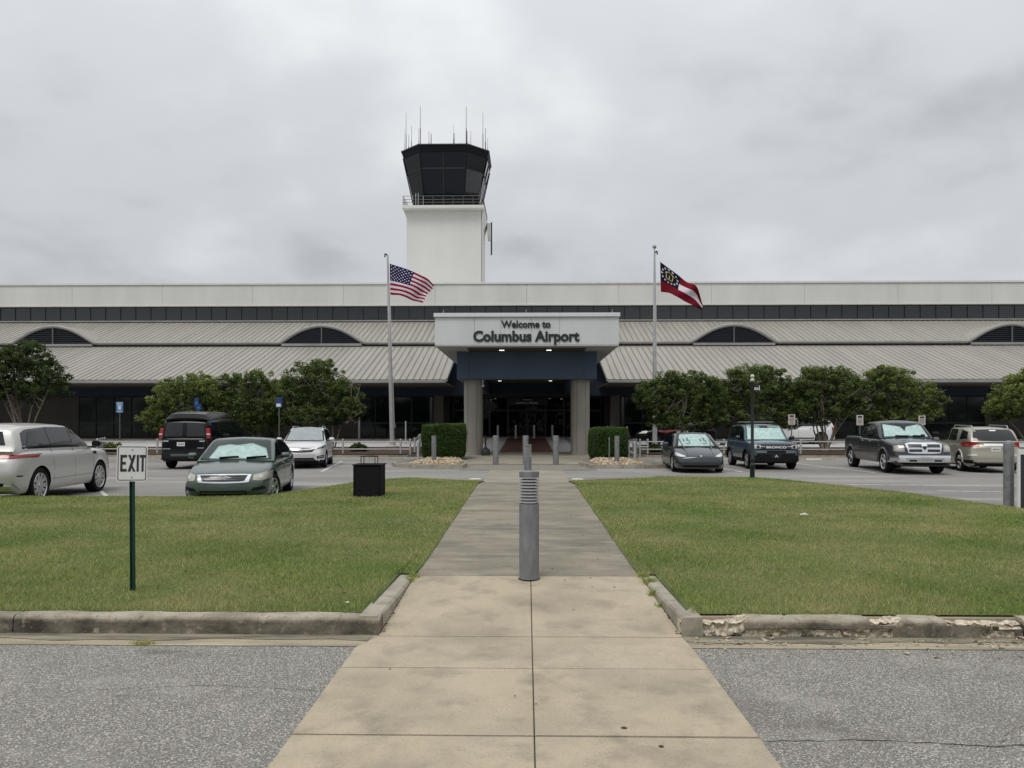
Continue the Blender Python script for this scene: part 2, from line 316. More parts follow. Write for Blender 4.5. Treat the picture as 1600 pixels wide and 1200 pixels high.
# path made of concrete slabs
path=struct(mk('path',[(-1.18,-4,.004),(1.20,-4,.004),(1.2,6.1,.004),(-1.18,6.1,.004),(1.15,8.0,.10),(-1.14,8.0,.10),(1.28,20,.10),(-1.28,20,.10),(1.36,23.4,-.10),(-1.36,23.4,-.10),(1.38,29.3,-.10),(-1.38,29.3,-.10)],[(0,1,2,3),(3,2,4,5),(5,4,6,7),(7,6,8,9),(9,8,10,11)],m_joint))
def XL(y): return float(np.interp(y,[-4,5.83,6.16,7.98,23.7,29.3],[-1.20,-1.31,-1.19,-1.165,-1.34,-1.41]))
def XR(y): return float(np.interp(y,[-4,5.72,6.25,7.98,23.7,29.3],[1.275,1.265,1.24,1.178,1.30,1.39]))
def slab(y0,y1,side,m,g=.005):
    dj=random.uniform(-.002,.002)
    g0=.0025 if y0==6.14 else g; g1=.0025 if y1==6.14 else g; ys=[y0+g0]+[q for q in (5.83,6.16) if y0+g0<q<y1-g1]+[y1-g1]; vs=[];fs=[]
    for y in ys:
        z=PZ(y)+dj; h_=min(g,.0035)
        a=XL(y) if side!='r' else .042+h_; b=XR(y) if side!='l' else .042-h_
        vs+=[(a,y,z-.09),(a,y,z-.004),(a+.005,y,z),(b-.005,y,z),(b,y,z-.004),(b,y,z-.09)]
    for i in range(len(ys)-1):
        for k in range(5): fs.append((i*6+k,i*6+k+1,i*6+6+k+1,i*6+6+k)[::-1])
    fs+=[tuple(range(6)),tuple(range(len(vs)-1,len(vs)-7,-1))]
    mk('paving_slab',vs,fs,m,path)
ed=[-2.73,-1.58,-.42,.73,1.89,3.04,4.195,5.35,6.14,7.98]
for a,b in zip(ed,ed[1:]): slab(a,b,'l',m_conc,.008); slab(a,b,'r',m_conc,.008)
ys=[7.98+i*1.502 for i in range(11)]
for a,b in zip(ys,ys[1:]): slab(a,b,'f',m_path,.003)
slab(23.0,29.3,'f',m_plaza,.01)
# lawns
LL=([-60,-7,-5.6,-5.0,-4.4,-3.2,-1.32],[16.2,16.3,16.6,18.8,20.8,22.4,23.0]); LR=([1.28,6.6,7.4,8.5,9.1,9.8,10.6],[23.0,22.4,21,17.6,14.1,10,6.5])
m_turf=layered('turf_soil',[((.05,.075,.018),30,.4,.65,4,None,.8,'N'),((.15,.135,.065),.8,.5,.7,6,None,.5,'N')],base=(.10,.13,.035),bump=.6,bscale=50)
def lip(x,sd): return float(np.interp(x,*(LL if sd<0 else LR)))
def front(x,sd):
    ax=abs(x); return 6.34 if ax>1.33 else 8.0
def und(x,y): return .012*math.sin(x*1.1+y*.7)+.01*math.sin(x*.43-y*1.3+1)
def lawn_z(x,y,sd):
    L=lip(x,sd); d=min(L-y,y-front(x,sd)); base=.152+und(x,y)*max(0,min(1,d/1.5))
    ed=abs(x)-abs(XL(y) if sd<0 else XR(y))
    if y>19.5: base=min(base,PZ(y)+.03+.12*min(1,max(0,ed)/2.5)) if ed<2.5 else base
    elif y>8: base=min(base,PZ(y)+.012+.03*min(1,max(0,ed)/.5))
    return base
def make_lawn(sd):
    xs=np.concatenate([[1.17,1.25,1.329,1.331,1.44],np.linspace(1.6,11,40),[14,20,30,60]]) if sd<0 else np.concatenate([[1.17,1.25,1.329,1.331,1.44],np.linspace(1.6,10.6,42)])
    vs=[];fs=[];ny=26
    for x in xs:
        for j in range(ny+2):
            fx=x*sd; a,b=front(fx,sd),lip(fx,sd)
            if j<=ny:
                y=a+(b-a)*j/ny; px=fx
                if x<1.5 and y>8: px=sd*(abs(XL(y) if sd<0 else XR(y))-.02+(x-1.17)*1.0)
                vs.append((px,y,lawn_z(px,y,sd)))
            else: vs.append((fx,b+.35,-.1))
    n=ny+2
    for i in range(len(xs)-1):
        for j in range(n-1):
            f=(i*n+j,(i+1)*n+j,(i+1)*n+j+1,i*n+j+1); fs.append(f if sd>0 else f[::-1])
    if sd>0:  # outer bank
        b=len(vs); i=len(xs)-1
        for j in range(n): v=vs[i*n+j]; vs.append((v[0]+.35,v[1],-.1))
        for j in range(n-1): fs.append((i*n+j,b+j,b+j+1,i*n+j+1))
    return struct(mk('lawn',vs,fs,m_turf,smooth=True))
make_lawn(-1); make_lawn(1)
struct(box('soil',(1.4,6.30,-.05),(12,6.75,.136),m_gut)); struct(box('soil',(-60,6.33,-.05),(-1.36,6.75,.128),m_soil))
# grass blades (countless)
m_grass=foliage('grass_blades',(.075,.14,.018),(.31,.42,.085),dry=(.50,.42,.20),drys=.85,patch=.55)
def grass(sd,bands,name):
    Vs=[];T=[]
    for y0,y1,dens,h,w in bands:
        xmax=.74*y1+1.2
        n=int(dens*(y1-y0)*(xmax-1.1)); x=sd*RS.uniform(1.1,xmax,n); y=RS.uniform(y0,y1,n)
        lp=np.interp(x,*(LL if sd<0 else LR)); 
        pe=np.where(y>7.98,np.abs(np.interp(y,[8,23.7],[-1.165,-1.34] if sd<0 else [1.178,1.30]))+RS.uniform(-.035,.03,n),1.37)
        fr=6.35-RS.uniform(0,.02,n)
        k=(y<lp+.12)&(y>fr)&(np.abs(x)>pe)&((sd<0)|(x<10.6)); x=x[k];y=y[k];n=len(x)
        # clumpiness
        z=np.array([lawn_z(a,b,sd) for a,b in zip(x,y)])
        z=np.where(y>lp[k],z-.12,z)
        hh=h*RS.uniform(.55,1.25,n)*(1+.25*np.sin(x*2.3)*np.sin(y*1.9)); edge=(np.abs(x)-pe[k]<.12)|(y<6.5); hh=np.where(edge,hh*1.35,hh)
        a=RS.uniform(0,2*PI,n); ln=hh*RS.uniform(.2,1.1,n); b=a+RS.uniform(-1.2,1.2,n)+PI/2; ww=w*RS.uniform(.6,1.3,n)
        v0=np.stack([x-np.cos(b)*ww,y-np.sin(b)*ww,z-.004],1); v1=np.stack([x+np.cos(b)*ww,y+np.sin(b)*ww,z-.004],1); v2=np.stack([x+np.cos(a)*ln,y+np.sin(a)*ln,z+hh],1)
        Vs.append(np.stack([v0,v1,v2],1).reshape(-1,3)); T.append(np.clip(RS.normal(.42,.24,n)+.12*np.sin(x*.9+y*.5)*np.sin(y*1.7-x*.4),0,1))
    V=np.concatenate(Vs); T=np.concatenate(T); FC=np.arange(len(V)).reshape(-1,3)
    o=soup(name,V,FC,T,m_grass); return tag(o,'short mown green grass with straw coloured patches '+('left' if sd<0 else 'right')+' of the path','grass',kind='stuff')
bands=[(6.3,8.0,5200,.030,.0026),(8.0,10.5,3800,.028,.0032),(10.5,14,2400,.028,.0042),(14,18,1700,.028,.0056),(18,23.2,900,.028,.007)]
grass(-1,bands,'grass'); grass(1,bands,'grass')
# kerbs
m_kerba=kerb_material()
def hn(x,z,f):   # smooth value noise
    x*=f; z*=f; i,j=math.floor(x),math.floor(z); u,v=x-i,z-j; u=u*u*(3-2*u); v=v*v*(3-2*v)
    h=lambda a,b:(math.sin(a*127.1+b*311.7)*43758.5453)%1
    return (h(i,j)*(1-u)+h(i+1,j)*u)*(1-v)+(h(i,j+1)*(1-u)+h(i+1,j+1)*u)*v
def kerb(name,x0,x1,damage=None,step=.03):
    n=max(2,int((x1-x0)/step)); prof=[(6.185,0),(6.187,.025),(6.189,.05),(6.191,.075),(6.194,.10),(6.198,.122),(6.210,.140),(6.228,.149),(6.26,.152),(6.30,.152),(6.34,.151),(6.35,.02)]
    vs=[];fs=[];fm=[]; k=len(prof); D=[]
    for i in range(n+1):
        x=x0+(x1-x0)*i/n
        for j,(y,z) in enumerate(prof):
            d=0
            if damage and j<k-1:
                s_=z+(y-6.21)*.6; d=damage(x,s_)+.55*(hn(x,s_,9)-.5)+.35*(hn(x,s_,27)-.5); d=0 if d<.32 else min(1,(d-.32)*1.7+.12)
            D.append(d); jt=.0035*math.sin(x*9+j*.5)+.006*(hn(x,z,5)-.5)+RS.normal(0,.0008)
            rg=(hn(x,z+y,26)-.5)*.045*d+(hn(x+9,z+y,60)-.5)*.022*d
            yy=y+d*.06*(1 if z<.14 else .3)+jt+rg; zz=z-(d*.035 if z>.11 else d*.01)+(0 if j==0 else jt*.5)+rg*.6*(j>0)
            vs.append((x,min(yy,6.349) if j<k-1 else yy,max(zz,0.0)))
    for i in range(n):
        for j in range(k-1):
            fs.append((i*k+j,(i+1)*k+j,(i+1)*k+j+1,i*k+j+1)); d=(D[i*k+j]+D[(i+1)*k+j]+D[i*k+j+1]+D[(i+1)*k+j+1])/4; x=x0+(x1-x0)*(i+.5)/n
            fm.append(2 if d>.07 else (1 if prof[j][1]+.03*(hn(x,0,3)-.5)+.02*(hn(x,1,11)-.5)<.115 else 0))
    fs+=[tuple(range(k-1,-1,-1)),tuple(n*k+j for j in range(k))]; fm+=[0,0]
    o=mk(name,vs,fs,m_kerba); at=o.data.attributes.new('spall','FLOAT','POINT'); at.data.foreach_set('value',[float(q) for q in D]); return struct(o)
m_spall=layered('spalled_concrete',[((.22,.18,.13),14,.4,.62,6,None,.9,'N'),((.66,.60,.50),20,.52,.7,5,None,.8,'N')],base=(.44,.37,.27),bump=1,bscale=60)
kerb('kerb',-60,-8,step=2); kerb('kerb',-7.99,-4.2); kerb('kerb',-4.19,-1.19)
def dmg(x,z):
    d=max(0,min(1,(1.86-x)/.25))*1.05
    d=max(d,.85*math.exp(-((x-2.86)/.13)**2) if z>.10 else 0,.95*max(0,min(1,(x-3.25)/.2))*(1 if z>.118-.06*(x-3.3) else .2) if x<4.0 else 0)
    if z<.06: d=max(d,.56*(math.sin(x*3.3+.2)>-.4),.0)
    return d
kerb('kerb',1.24,3.95,dmg,step=.010); kerb('kerb',3.97,5.28); kerb('kerb',5.30,9.5); kerb('kerb',9.51,60,step=2)
def kerb_return(sd,label=None):
    a=1.18 if sd<0 else 1.25; pts=[(a,6.31,.152),(a+.01,7.0,.15),(a+.005,7.6,.145),(a-.02,8.05,.135)]; w=.17; vs=[];fs=[]
    ya=[6.21,6.6,7,7.4,7.8,8.08]
    for y in ya:
        t=(y-6.3)/1.8; x=a-.045*max(0,(y-7))*.6; z=.152-.02*t; b=PZ(y)-.02
        jt=RS.normal(0,.003); x=abs(XL(y) if sd<0 else XR(y))+.004
        vs+=[(sd*(x+jt),y,b),(sd*(x+.004+jt),y,z-.02),(sd*(x+.02),y,z),(sd*(x+w),y,z+.002),(sd*(x+w+.005),y,b)]
    for i in range(len(ya)-1):
        for k in range(4):
            f=(i*5+k,i*5+k+1,i*5+5+k+1,i*5+5+k); fs.append(f if sd>0 else f[::-1])
    fs+=[tuple(range(5)),tuple(range(len(vs)-1,len(vs)-6,-1))]
    struct(mk('kerb',vs,fs,m_kerb))
kerb_return(-1); kerb_return(1)
# debris of the broken kerb
mb=MB()
for i in range(420):
    x=random.choice([random.uniform(1.3,5.3),random.gauss(2.9,.35),random.gauss(3.6,.3),random.uniform(1.3,2.0)]) ; y=random.uniform(5.95,6.18) if random.random()<.75 else random.uniform(5.6,6.0); s=random.uniform(.004,.017)*(1 if random.random()<.88 else 2.2)
    vs=[Vector((random.uniform(-1,1),random.uniform(-1,1),random.uniform(-.2,.6)))*s+Vector((x,y,.008)) for _ in range(6)]
    mb.add(vs,[(0,1,2),(0,2,3),(0,3,4),(0,4,1),(5,2,1),(5,3,2),(5,4,3),(5,1,4)])
tag(mb.build('concrete_rubble',m_spall),'crumbs of broken concrete lying in the gutter below the damaged right kerb','rubble',kind='stuff')
# white kerb end stones near the drive
for sd,x in ((-1,-1.55),(1,1.52)):
    o=MB().poly([(x-.2,22.9,-.06),(x+.2,22.9,-.06),(x+.15,23.3,-.06),(x-.13,23.35,-.06)],(0,0,.11)).build('kerb_end_stone',mat('pale_stone',(.5,.47,.38),.9,var=.2,vscale=9)); bevel(o,.02); tag(o,'pale worn kerb end block at the far '+('left' if sd<0 else 'right')+' corner of the lawn path','kerb stone')
# walkway strip on the right
w=[(8.3,19.0),(8.95,17.7),(9.55,14.1),(10.2,10),(11.0,6.5)]; vs=[]; 
for x,y in w: vs+=[(x+.05,y,-.02),(x+.95,y+.25,-.02)]
o=mk('side_walk',vs+[(v[0],v[1],-.1) for v in vs],[(0+2*i,1+2*i,3+2*i,2+2*i) for i in range(4)]+[(0,10,11,1)]+[(1+2*i,11+2*i,13+2*i,3+2*i) for i in range(4)],m_path); struct(o)
# parking stall lines
stalls=[((-11.6,20.6),(-10.0,18.2)),((-9.6,23.6),(-8.6,20.3)),((-14.6,27.5),(-11.2,31.6)),((-10.6,26.5),(-11.4,36)),((-7.6,28.3),(-8.7,36)),((7.95,28.4),(7.2,35.5)),((12.6,28.0),(11.9,35.5)),((16.2,27.4),(15.6,35.5)),((10.9,20.6),(12.4,20.3)),((9.3,22.6),(13.0,22.3))]
for i,((x0,y0),(x1,y1)) in enumerate(stalls):
    d=Vector((x1-x0,y1-y0,0)); n=d.cross(Vector((0,0,1))).normalized()*.05
    struct(mk('stall_line',[(x0-n.x,y0-n.y,-.076),(x0+n.x,y0+n.y,-.076),(x1+n.x,y1+n.y,-.076),(x1-n.x,y1-n.y,-.076)],[(0,1,2,3)],m_paint))
# entrance apron, plaza, brown crossing
struct(strip('apron',-2.6,2.7,[29.32,33.2],m_agg,off=.012))
struct(strip('plaza',-4.2,4.2,[33.21,36,40,43.2],m_plaza,off=.02))
mm=mat('plaza_joint',(.06,.055,.045),.9)
for y in (33.2,38.3,43.3): struct(strip('plaza_joint_line',-3.6,3.6,[y-.015,y+.015],mm,off=.024))
struct(strip('drive_lane',-70,70,[46.8,50,54,58.4],m_drive,off=.012))
struct(strip('covered_drive',-6.5,6.5,[43.21,46.8,50,55,60,64,66.4],m_plaza,off=.016))
struct(strip('brown_crossing',-1.52,1.5,[43.3,50,57,64],m_mat,off=.022)); 
for a,b in ((-3.0,-1.60),(1.58,3.0)): struct(strip('pale_crossing_panel',a,b,[43.6,50,57,63],m_drive,off=.022))
for sd in (-1,1):
    a,b=(-70,-6.51) if sd<0 else (6.51,70)
    struct(strip('gravel_border',a,b,[58.4,62,64.5],mat('brown_gravel',(.17,.115,.075),.95,var=.5,vscale=9),off=.02,zf=lambda y:G(y)+.06))
# planter beds with kerbs
for sd in (-1,1):
    a,b=(5.7,40)
    pts=[(sd*a,41.2),(sd*(a+.6),39.6),(sd*(a+1.6),39.3),(sd*b,39.3),(sd*b,46.7),(sd*(a+.5),46.7),(sd*a,44)]
    z=[G(p[1])+.13 for p in pts]; n=len(pts)
    o=mk('planting_bed',[(p[0],p[1],q) for p,q in zip(pts,z)],[tuple(range(n)) if sd>0 else tuple(range(n-1,-1,-1))],m_mulch); struct(o)
    kp=[(sd*a,44,G(44)+.08),(sd*a,41.2,.09),(sd*(a+.5),39.75,.08),(sd*(a+1.4),39.3,.08),(sd*b,39.3,.08)]
    mb=MB()
    for p,q in zip(kp,kp[1:]):
        d=(Vector(q)-Vector(p)); nn=Vector((d.y,-d.x,0)).normalized()*.08; nn=nn if True else nn
        A=[Vector(p)-nn,Vector(p)+nn,Vector(q)+nn,Vector(q)-nn]; mb.add([v-Vector((0,0,.25)) for v in A]+A,[(0,3,2,1),(4,5,6,7),(0,1,5,4),(1,2,6,5),(2,3,7,6),(3,0,4,7)])
    struct(mb.build('kerb',m_kerb))
# portico islands
m_isl=layered('island_concrete',[((.10,.09,.075),2,.4,.6,6,None,.8,'N')],base=(.24,.22,.17))
def island(sd):
    A=[(2.50,30.1),(4.4,30.3),(5.35,31.2),(5.7,32.3),(4.9,35.5),(4.7,41),(3.45,41),(3.45,38),(2.45,31.6)]
    if sd>0: A=[(2.55,30.2),(4.6,30.2),(5.9,30.9),(6.25,31.9),(5.2,35.5),(4.9,41),(3.45,41),(3.45,36),(2.2,32.6)]
    A=[(sd*x,y) for x,y in A]; n=len(A); top=.06
    cA=(sd*4.0,34.5); A2=[(cA[0]+(x-cA[0])*.985,cA[1]+(y-cA[1])*.985) for x,y in A]; vs=[(x,y,top) for x,y in A2]+[(x,y,-.1) for x,y in A2]; fs=[tuple(range(n)) if sd>0 else tuple(range(n-1,-1,-1))]+[((i,i+n,(i+1)%n+n,(i+1)%n) if sd>0 else (i,(i+1)%n,(i+1)%n+n,i+n)) for i in range(n)]
    struct(mk('traffic_island',vs,fs,m_isl))
    mb=MB(); c=Vector((sd*4.0,34.5,0))
    for i in range(n):
        if i in (4,5,6): continue
        p,q=Vector((*A[i],0)),Vector((*A[(i+1)%n],0)); ip=p+(c-p).normalized()*.17; iq=q+(c-q).normalized()*.17
        vs=[p,q,iq,ip]; vs=[(v.x,v.y,-.1) for v in vs]+[(v.x,v.y,.085) for v in vs]
        mb.add(vs,[(0,3,2,1),(4,5,6,7),(0,1,5,4),(1,2,6,5),(2,3,7,6),(3,0,4,7)])
    struct(mb.build('kerb',m_kerb))
    # river pebbles
    mb=MB(); nn=0
    while nn<700:
        x=random.uniform(2.5,4.75); y=random.uniform(30.4,38)
        if x<2.75+max(0,(y-33))*.14 or (x>4.1 and y<30.9): continue
        nn+=1; s=random.uniform(.03,.075); h=.075; px=sd*x
        vs=[(px-s,y,h),(px,y-s*.8,h),(px+s,y,h),(px,y+s*.8,h),(px-.5*s,y-.3*s,h+s*.7),(px+.5*s,y-.3*s,h+s*.75),(px,y+.5*s,h+s*.6)]
        mb.add(vs,[(0,1,4),(1,5,4),(1,2,5),(2,3,6),(2,6,5),(3,0,6),(0,4,6),(4,5,6)],random.choice([0,0,1,2]))
    tag(mb.build('river_pebbles',[mat('pebble_tan',(.42,.33,.20),.8,var=.2),mat('pebble_pale',(.58,.52,.40),.8),mat('pebble_brown',(.24,.16,.10),.8)],smooth=True),'tan and pale river pebbles spread around the hedge '+('left' if sd<0 else 'right')+' of the portico','pebbles',kind='stuff')
island(-1); island(1)
# ============================================================ TERMINAL BUILDING
m_white=mat('off_white_stucco',(.60,.60,.57),.8,var=.07,vscale=.35,stretch=(1,1,.25),bump=.05,bscale=30)
m_roof=mat('metal_roofing',(.30,.285,.25),.55,var=.10,vscale=.8,stretch=(2.0,.15,.15),metal=.0,spec=.4)
m_seam=mat('seam_shadow_brown',(.05,.042,.033),.8)
m_gut2=mat('gutter_grey',(.27,.265,.25),.6,var=.15,vscale=.7)
m_dglass=mat('tinted_glass',(.014,.017,.019),.06,spec=.7)
m_dglass2=mat('tinted_glass_greenish',(.004,.009,.011),.06,spec=.42)
m_frame=mat('black_frame',(.008,.009,.012),.4)
m_navy=mat('navy_panel',(.010,.019,.040),.6,var=.08,vscale=.6)
m_blue=mat('blue_panel',(.045,.075,.125),.55,var=.06,vscale=.8)
m_wall=mat('grey_beige_concrete',(.115,.108,.095),.85,var=.12,vscale=.6,bump=.15)
m_soff=mat('soffit_dark',(.10,.085,.07),.8)
m_brown=mat('brown_soffit',(.10,.065,.045),.7)
B=empty('terminal_building',(0,66,0),0,'long low airport terminal with pale ribbed metal roofs, ribbon windows and white parapet','building')
BO=Vector((0,66,0))
def pt(o): o.parent=B; o.matrix_parent_inverse=Matrix.Translation(-BO); return o
XE=60
# main body
pt(box('rear_hall',(-XE,72.35,.3),(XE,112,14.6),m_white)); 
n=14; w_=2*XE/n
for i in range(n): pt(bevel(box('parapet_panel',(-XE+i*w_+.008,71.6,12.80),(-XE+(i+1)*w_-.008,72.34,14.68),m_white),.01,1))
pt(box('parapet_cap',(-XE,71.5,14.69),(XE,72.5,14.86),mat('cap_white',(.66,.66,.63),.6,var=.06)))
pt(box('drip_edge',(-XE,71.52,12.68),(XE,72.34,12.79),mat('trim_white',(.62,.62,.58),.6)))
pt(box('ribbon_window_backing',(-XE,72.02,11.3),(XE,72.34,12.67),m_frame))
pane=None; npn=int(2*XE/1.44)
for i in range(npn):
    x=-XE+.72+i*1.44
    if pane is None: pane=pt(box('ribbon_window_pane',(-.67,71.96,11.44),(.67,72.0,12.60),m_dglass)); pane.location.x=x
    else: c=dup(pane); c.parent=B; c.matrix_parent_inverse=pane.matrix_parent_inverse.copy(); c.location.x=x
pt(box('window_sill',(-XE,71.6,11.24),(XE,72.02,11.36),m_gut2))
# lower roof panels
E0=Vector((0,55,4.84)); T0=Vector((0,65,8.27)); dS=(T0-E0); nS=Vector((0,-dS.z,dS.y)).normalized()
def roof_panel_mesh(A,T,nrm,w):
    # pan with folded edges standing proud of the dark joint
    sec=[(-w/2,0),(-w/2,.055),(-w/2+.03,.055),(-w/2+.035,.012),(w/2-.035,.012),(w/2-.03,.03),(w/2,.03),(w/2,0)]
    vs=[];
    for Pp in (A,T):
        for x,h in sec: vs.append(Vector((x,Pp.y,Pp.z))+nrm*h)
    k=len(sec); fs=[(i,i+k,i+1+k,i+1)[::-1] for i in range(k-1)]+[tuple(range(k)),tuple(range(2*k-1,k-1,-1))]
    return vs,fs
pw=.48; vs,fs=roof_panel_mesh(E0,T0,nS,pw-.05); first=None
for sd in (-1,1):
    n=int((XE-5.78)/pw)
    for i in range(n):
        x=sd*(5.78+pw/2+i*pw)
        if first is None: first=pt(mk('roof_panel',vs,fs,m_roof)); first.location.x=x
        else:
            c=dup(first); c.parent=B; c.matrix_parent_inverse=first.matrix_parent_inverse.copy(); c.location.x=x
            if sd>0: c.scale.x=-1
    x0,x1=sorted((sd*5.80,sd*XE))
    pt(mk('roof_underlay',[(x0,55,4.838),(x1,55,4.838),(x1,65,8.268),(x0,65,8.268),(x0,55,4.70),(x1,55,4.70),(x1,65,8.1),(x0,65,8.1)],[(0,1,2,3),(7,6,5,4),(0,3,7,4),(1,5,6,2),(0,4,5,1)],m_seam))
    mb=MB(); mb.box((x0,54.86,4.60),(x1,55.0,4.80)); pt(bevel(mb.build('eave_gutter',m_gut2),.03,2))
    pt(MB().poly([(sd*5.70,54.95,4.70),(sd*5.70,54.95,4.93),(sd*5.70,65,8.38),(sd*5.70,65,8.1)],(sd*.09,0,0)).build('verge_trim',m_gut2))
    # upper roof
    A=Vector((0,64.85,8.64)); T=Vector((0,72,11.26)); nn=(T-A); nn=Vector((0,-nn.z,nn.y)).normalized(); v2,f2=roof_panel_mesh(A,T,nn,.43); mb=MB()
    for i in range(int((XE-4.2)/pw)):
        x=sd*(4.2+pw/2+i*pw)
        mb.add([(v.x*(1 if sd<0 else -1)+x,v.y,v.z) for v in v2],f2 if sd<0 else [q[::-1] for q in f2])
    o=pt(mb.build('upper_roof_panels',m_roof)); o['kind']='stuff'
    pt(mk('roof_underlay',[(sd*4.2,64.85,8.638),(sd*XE,64.85,8.638),(sd*XE,72,11.258),(sd*4.2,72,11.258),(sd*4.2,64.85,8.3),(sd*XE,64.85,8.3)],[(0,1,2,3),(0,1,5,4)],m_seam))
    # gutter tube following the eyebrow vents
    gz=8.50; pts=[(sd*4.4,64.72,gz)]
    for c in (17.35,40.35):
        pts.append((sd*(c-3.8),64.72,gz)); 
        for k in range(0,17):
            a=-1+2*k/16; z=gz+.04+1.40*(1-a*a)**1.15; pts.append((sd*(c+a*3.5),64.70,z))
        pts.append((sd*(c+3.8),64.72,gz))
    pts.append((sd*XE,64.72,gz)); pt(MB().tube(pts,.15,8).build('upper_gutter',m_gut2,smooth=True))
    pt(box('gutter_recess',(min(sd*4.2,sd*XE),64.9,8.1),(max(sd*4.2,sd*XE),65.0,8.6),m_frame))
for c in (-40.35,-17.35,17.35,40.35):
    def arc(a): return 8.54+1.40*max(0,1-a*a)**1.15
    mb=MB(); K=20; vs=[];fs=[]
    for k in range(K+1):
        a=-1+2*k/K; z=arc(a); t=(z-8.64)/(11.26-8.64); yb=64.85+max(.05,t*7.15)+.25; vs+=[(c+a*3.5,64.66,z+.09),(c+a*3.5*(1.04+.14*abs(a)),yb+.75,z+.22)]
    fs=[(2*k,2*k+2,2*k+3,2*k+1) for k in range(K)]; pt(mk('eyebrow_roof',vs,fs,m_roof,smooth=True))
    vs=[(c+(-1+2*k/K)*3.5,64.84,arc(-1+2*k/K)-.02) for k in range(K+1)]
    pt(mk('vent_backing',vs+[(c+3.5,64.84,8.36),(c-3.5,64.84,8.36)],[tuple(range(K+2,-1,-1))],m_frame))
    for j in range(7):
        z=8.55+j*.17; a=math.sqrt(max(0,1-(max(0,z+.12-8.54)/1.40)**(1/1.15)))
        a=min(a,.97)
        if a>.2: pt(MB().poly([(c-a*3.42,64.66,z),(c-a*3.42,64.80,z+.10),(c-a*3.42,64.80,z+.12),(c-a*3.42,64.66,z+.02)],(2*a*3.42,0,0)).build('louvre_slat',mat('louvre_navy',(.02,.025,.035),.5)))
    pt(box('vent_mullion',(c-.05,64.60,8.45),(c+.05,64.70,9.85),mat('mullion_dull',(.10,.10,.10),.6))); pt(box('vent_sill',(c-3.4,64.55,8.24),(c+3.4,64.84,8.44),m_gut2))
# wall below the eaves
for sd in (-1,1):
    def bx(nm,a,b,y0,y1,z0,z1,m): return pt(box(nm,(min(sd*a,sd*b),y0,z0),(max(sd*a,sd*b),y1,z1),m))
    bx('eave_soffit',5.8,XE,55.05,62.0,4.58,4.66,m_soff)
    bx('navy_band',3.7,XE,62.0,62.3,3.94,5.05,m_navy); bx('band_soffit',3.7,XE,62.3,66,3.96,4.0,m_soff)
    bx('upper_wall',3.7,XE,66.4,66.7,4.0,8.4,m_navy)
    bx('concrete_wall',37.75,XE,64.0,64.4,.3,3.96,m_wall); bx('concrete_wall',14.2,21.2,64.0,64.4,.3,3.96,m_wall)
    for (a,b) in ((21.2,37.75),(8.1,14.2)):
        bx('window_base',a,b,63.9,64.3,.30,.52,m_frame)
        nn_=round((b-a)/1.45); ww=(b-a)/nn_
        for i in range(nn_):
            x0=a+i*ww
            fr=bx('window_frame',x0+.002,x0+ww-.002,64.10,64.2,.52,3.96,m_frame)
            for (z0,z1) in ((.60,1.66),(1.80,3.88)):
                o=box('pane',(min(sd*(x0+.06),sd*(x0+ww-.06)),64.03,z0),(max(sd*(x0+.06),sd*(x0+ww-.06)),64.06,z1),m_dglass2); o.parent=fr
    bx('facade_column',6.75,7.5,61.9,62.8,.2,3.93,m_wall)
    bx('recess_wall',6.62,8.1,65.8,66.1,.2,3.96,m_frame)
    bx('concrete_base',7.5,XE,64.42,66,.0,.3,m_wall)
# entrance glass wall with dim lobby behind
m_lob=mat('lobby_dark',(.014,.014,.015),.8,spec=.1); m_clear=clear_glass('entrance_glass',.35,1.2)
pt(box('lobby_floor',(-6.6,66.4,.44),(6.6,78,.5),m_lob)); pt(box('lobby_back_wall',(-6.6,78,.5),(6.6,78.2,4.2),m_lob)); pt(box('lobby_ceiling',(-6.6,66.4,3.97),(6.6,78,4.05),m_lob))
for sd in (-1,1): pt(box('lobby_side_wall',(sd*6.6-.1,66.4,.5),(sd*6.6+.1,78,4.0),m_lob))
for i in range(8):
    x0=-6.4+i*1.6
    mb=MB(); 
    for a,b in (((x0,66.2,.5),(x0+.07,66.3,3.95)),((x0+1.53,66.2,.5),(x0+1.6,66.3,3.95)),((x0+.07,66.2,.5),(x0+1.53,66.3,.62)),((x0+.07,66.2,2.75),(x0+1.53,66.3,2.88)),((x0+.07,66.2,3.85),(x0+1.53,66.3,3.95))): mb.box(a,b)
    d=pt(mb.build('entrance_door' if i in (3,4) else 'entrance_frame',m_frame))
    for z0,z1 in ((.62,2.75),(2.88,3.85)):
        o=box('pane',(x0+.07,66.24,z0),(x0+1.53,66.26,z1),m_clear); o.parent=d
pt(box('entrance_header',(-3.63,62.0,4.12),(3.63,62.3,5.05),m_navy)); pt(box('entrance_lintel',(-6.6,66.15,3.96),(6.6,66.4,5.0),m_frame))
m_lsign=mat('pale_lettering',(.75,.75,.75),.5)
sb=pt(box('lobby_sign',(-1.7,65.3,3.25),(1.8,65.36,3.85),mat('sign_black',(.012,.012,.014),.4)))
S_in=[]
def small_letters(s,w,loc,cap,m=m_lsign):
    before=set(bpy.data.objects); letters(s,w,loc,m,None,ext=.01,offset=.01,cap=cap)
    for o in set(bpy.data.objects)-before: o.parent=sb
small_letters('Welcome to',.78,(.03,65.29,3.66),.11); small_letters('Columbus Airport',1.9,(.03,65.29,3.36),.19)
m_dim=emis('dim_lobby_lamp',(1,.95,.85),1.2)
for x,y,l in ((-4.6,70,.3),(-3.5,72,.35),(-2.9,69,.2),(2.0,69,.25),(3.1,70,.9)):
    pt(box('lobby_lamp',(x,y,3.90),(x+.15,y+l,3.94),m_dim))
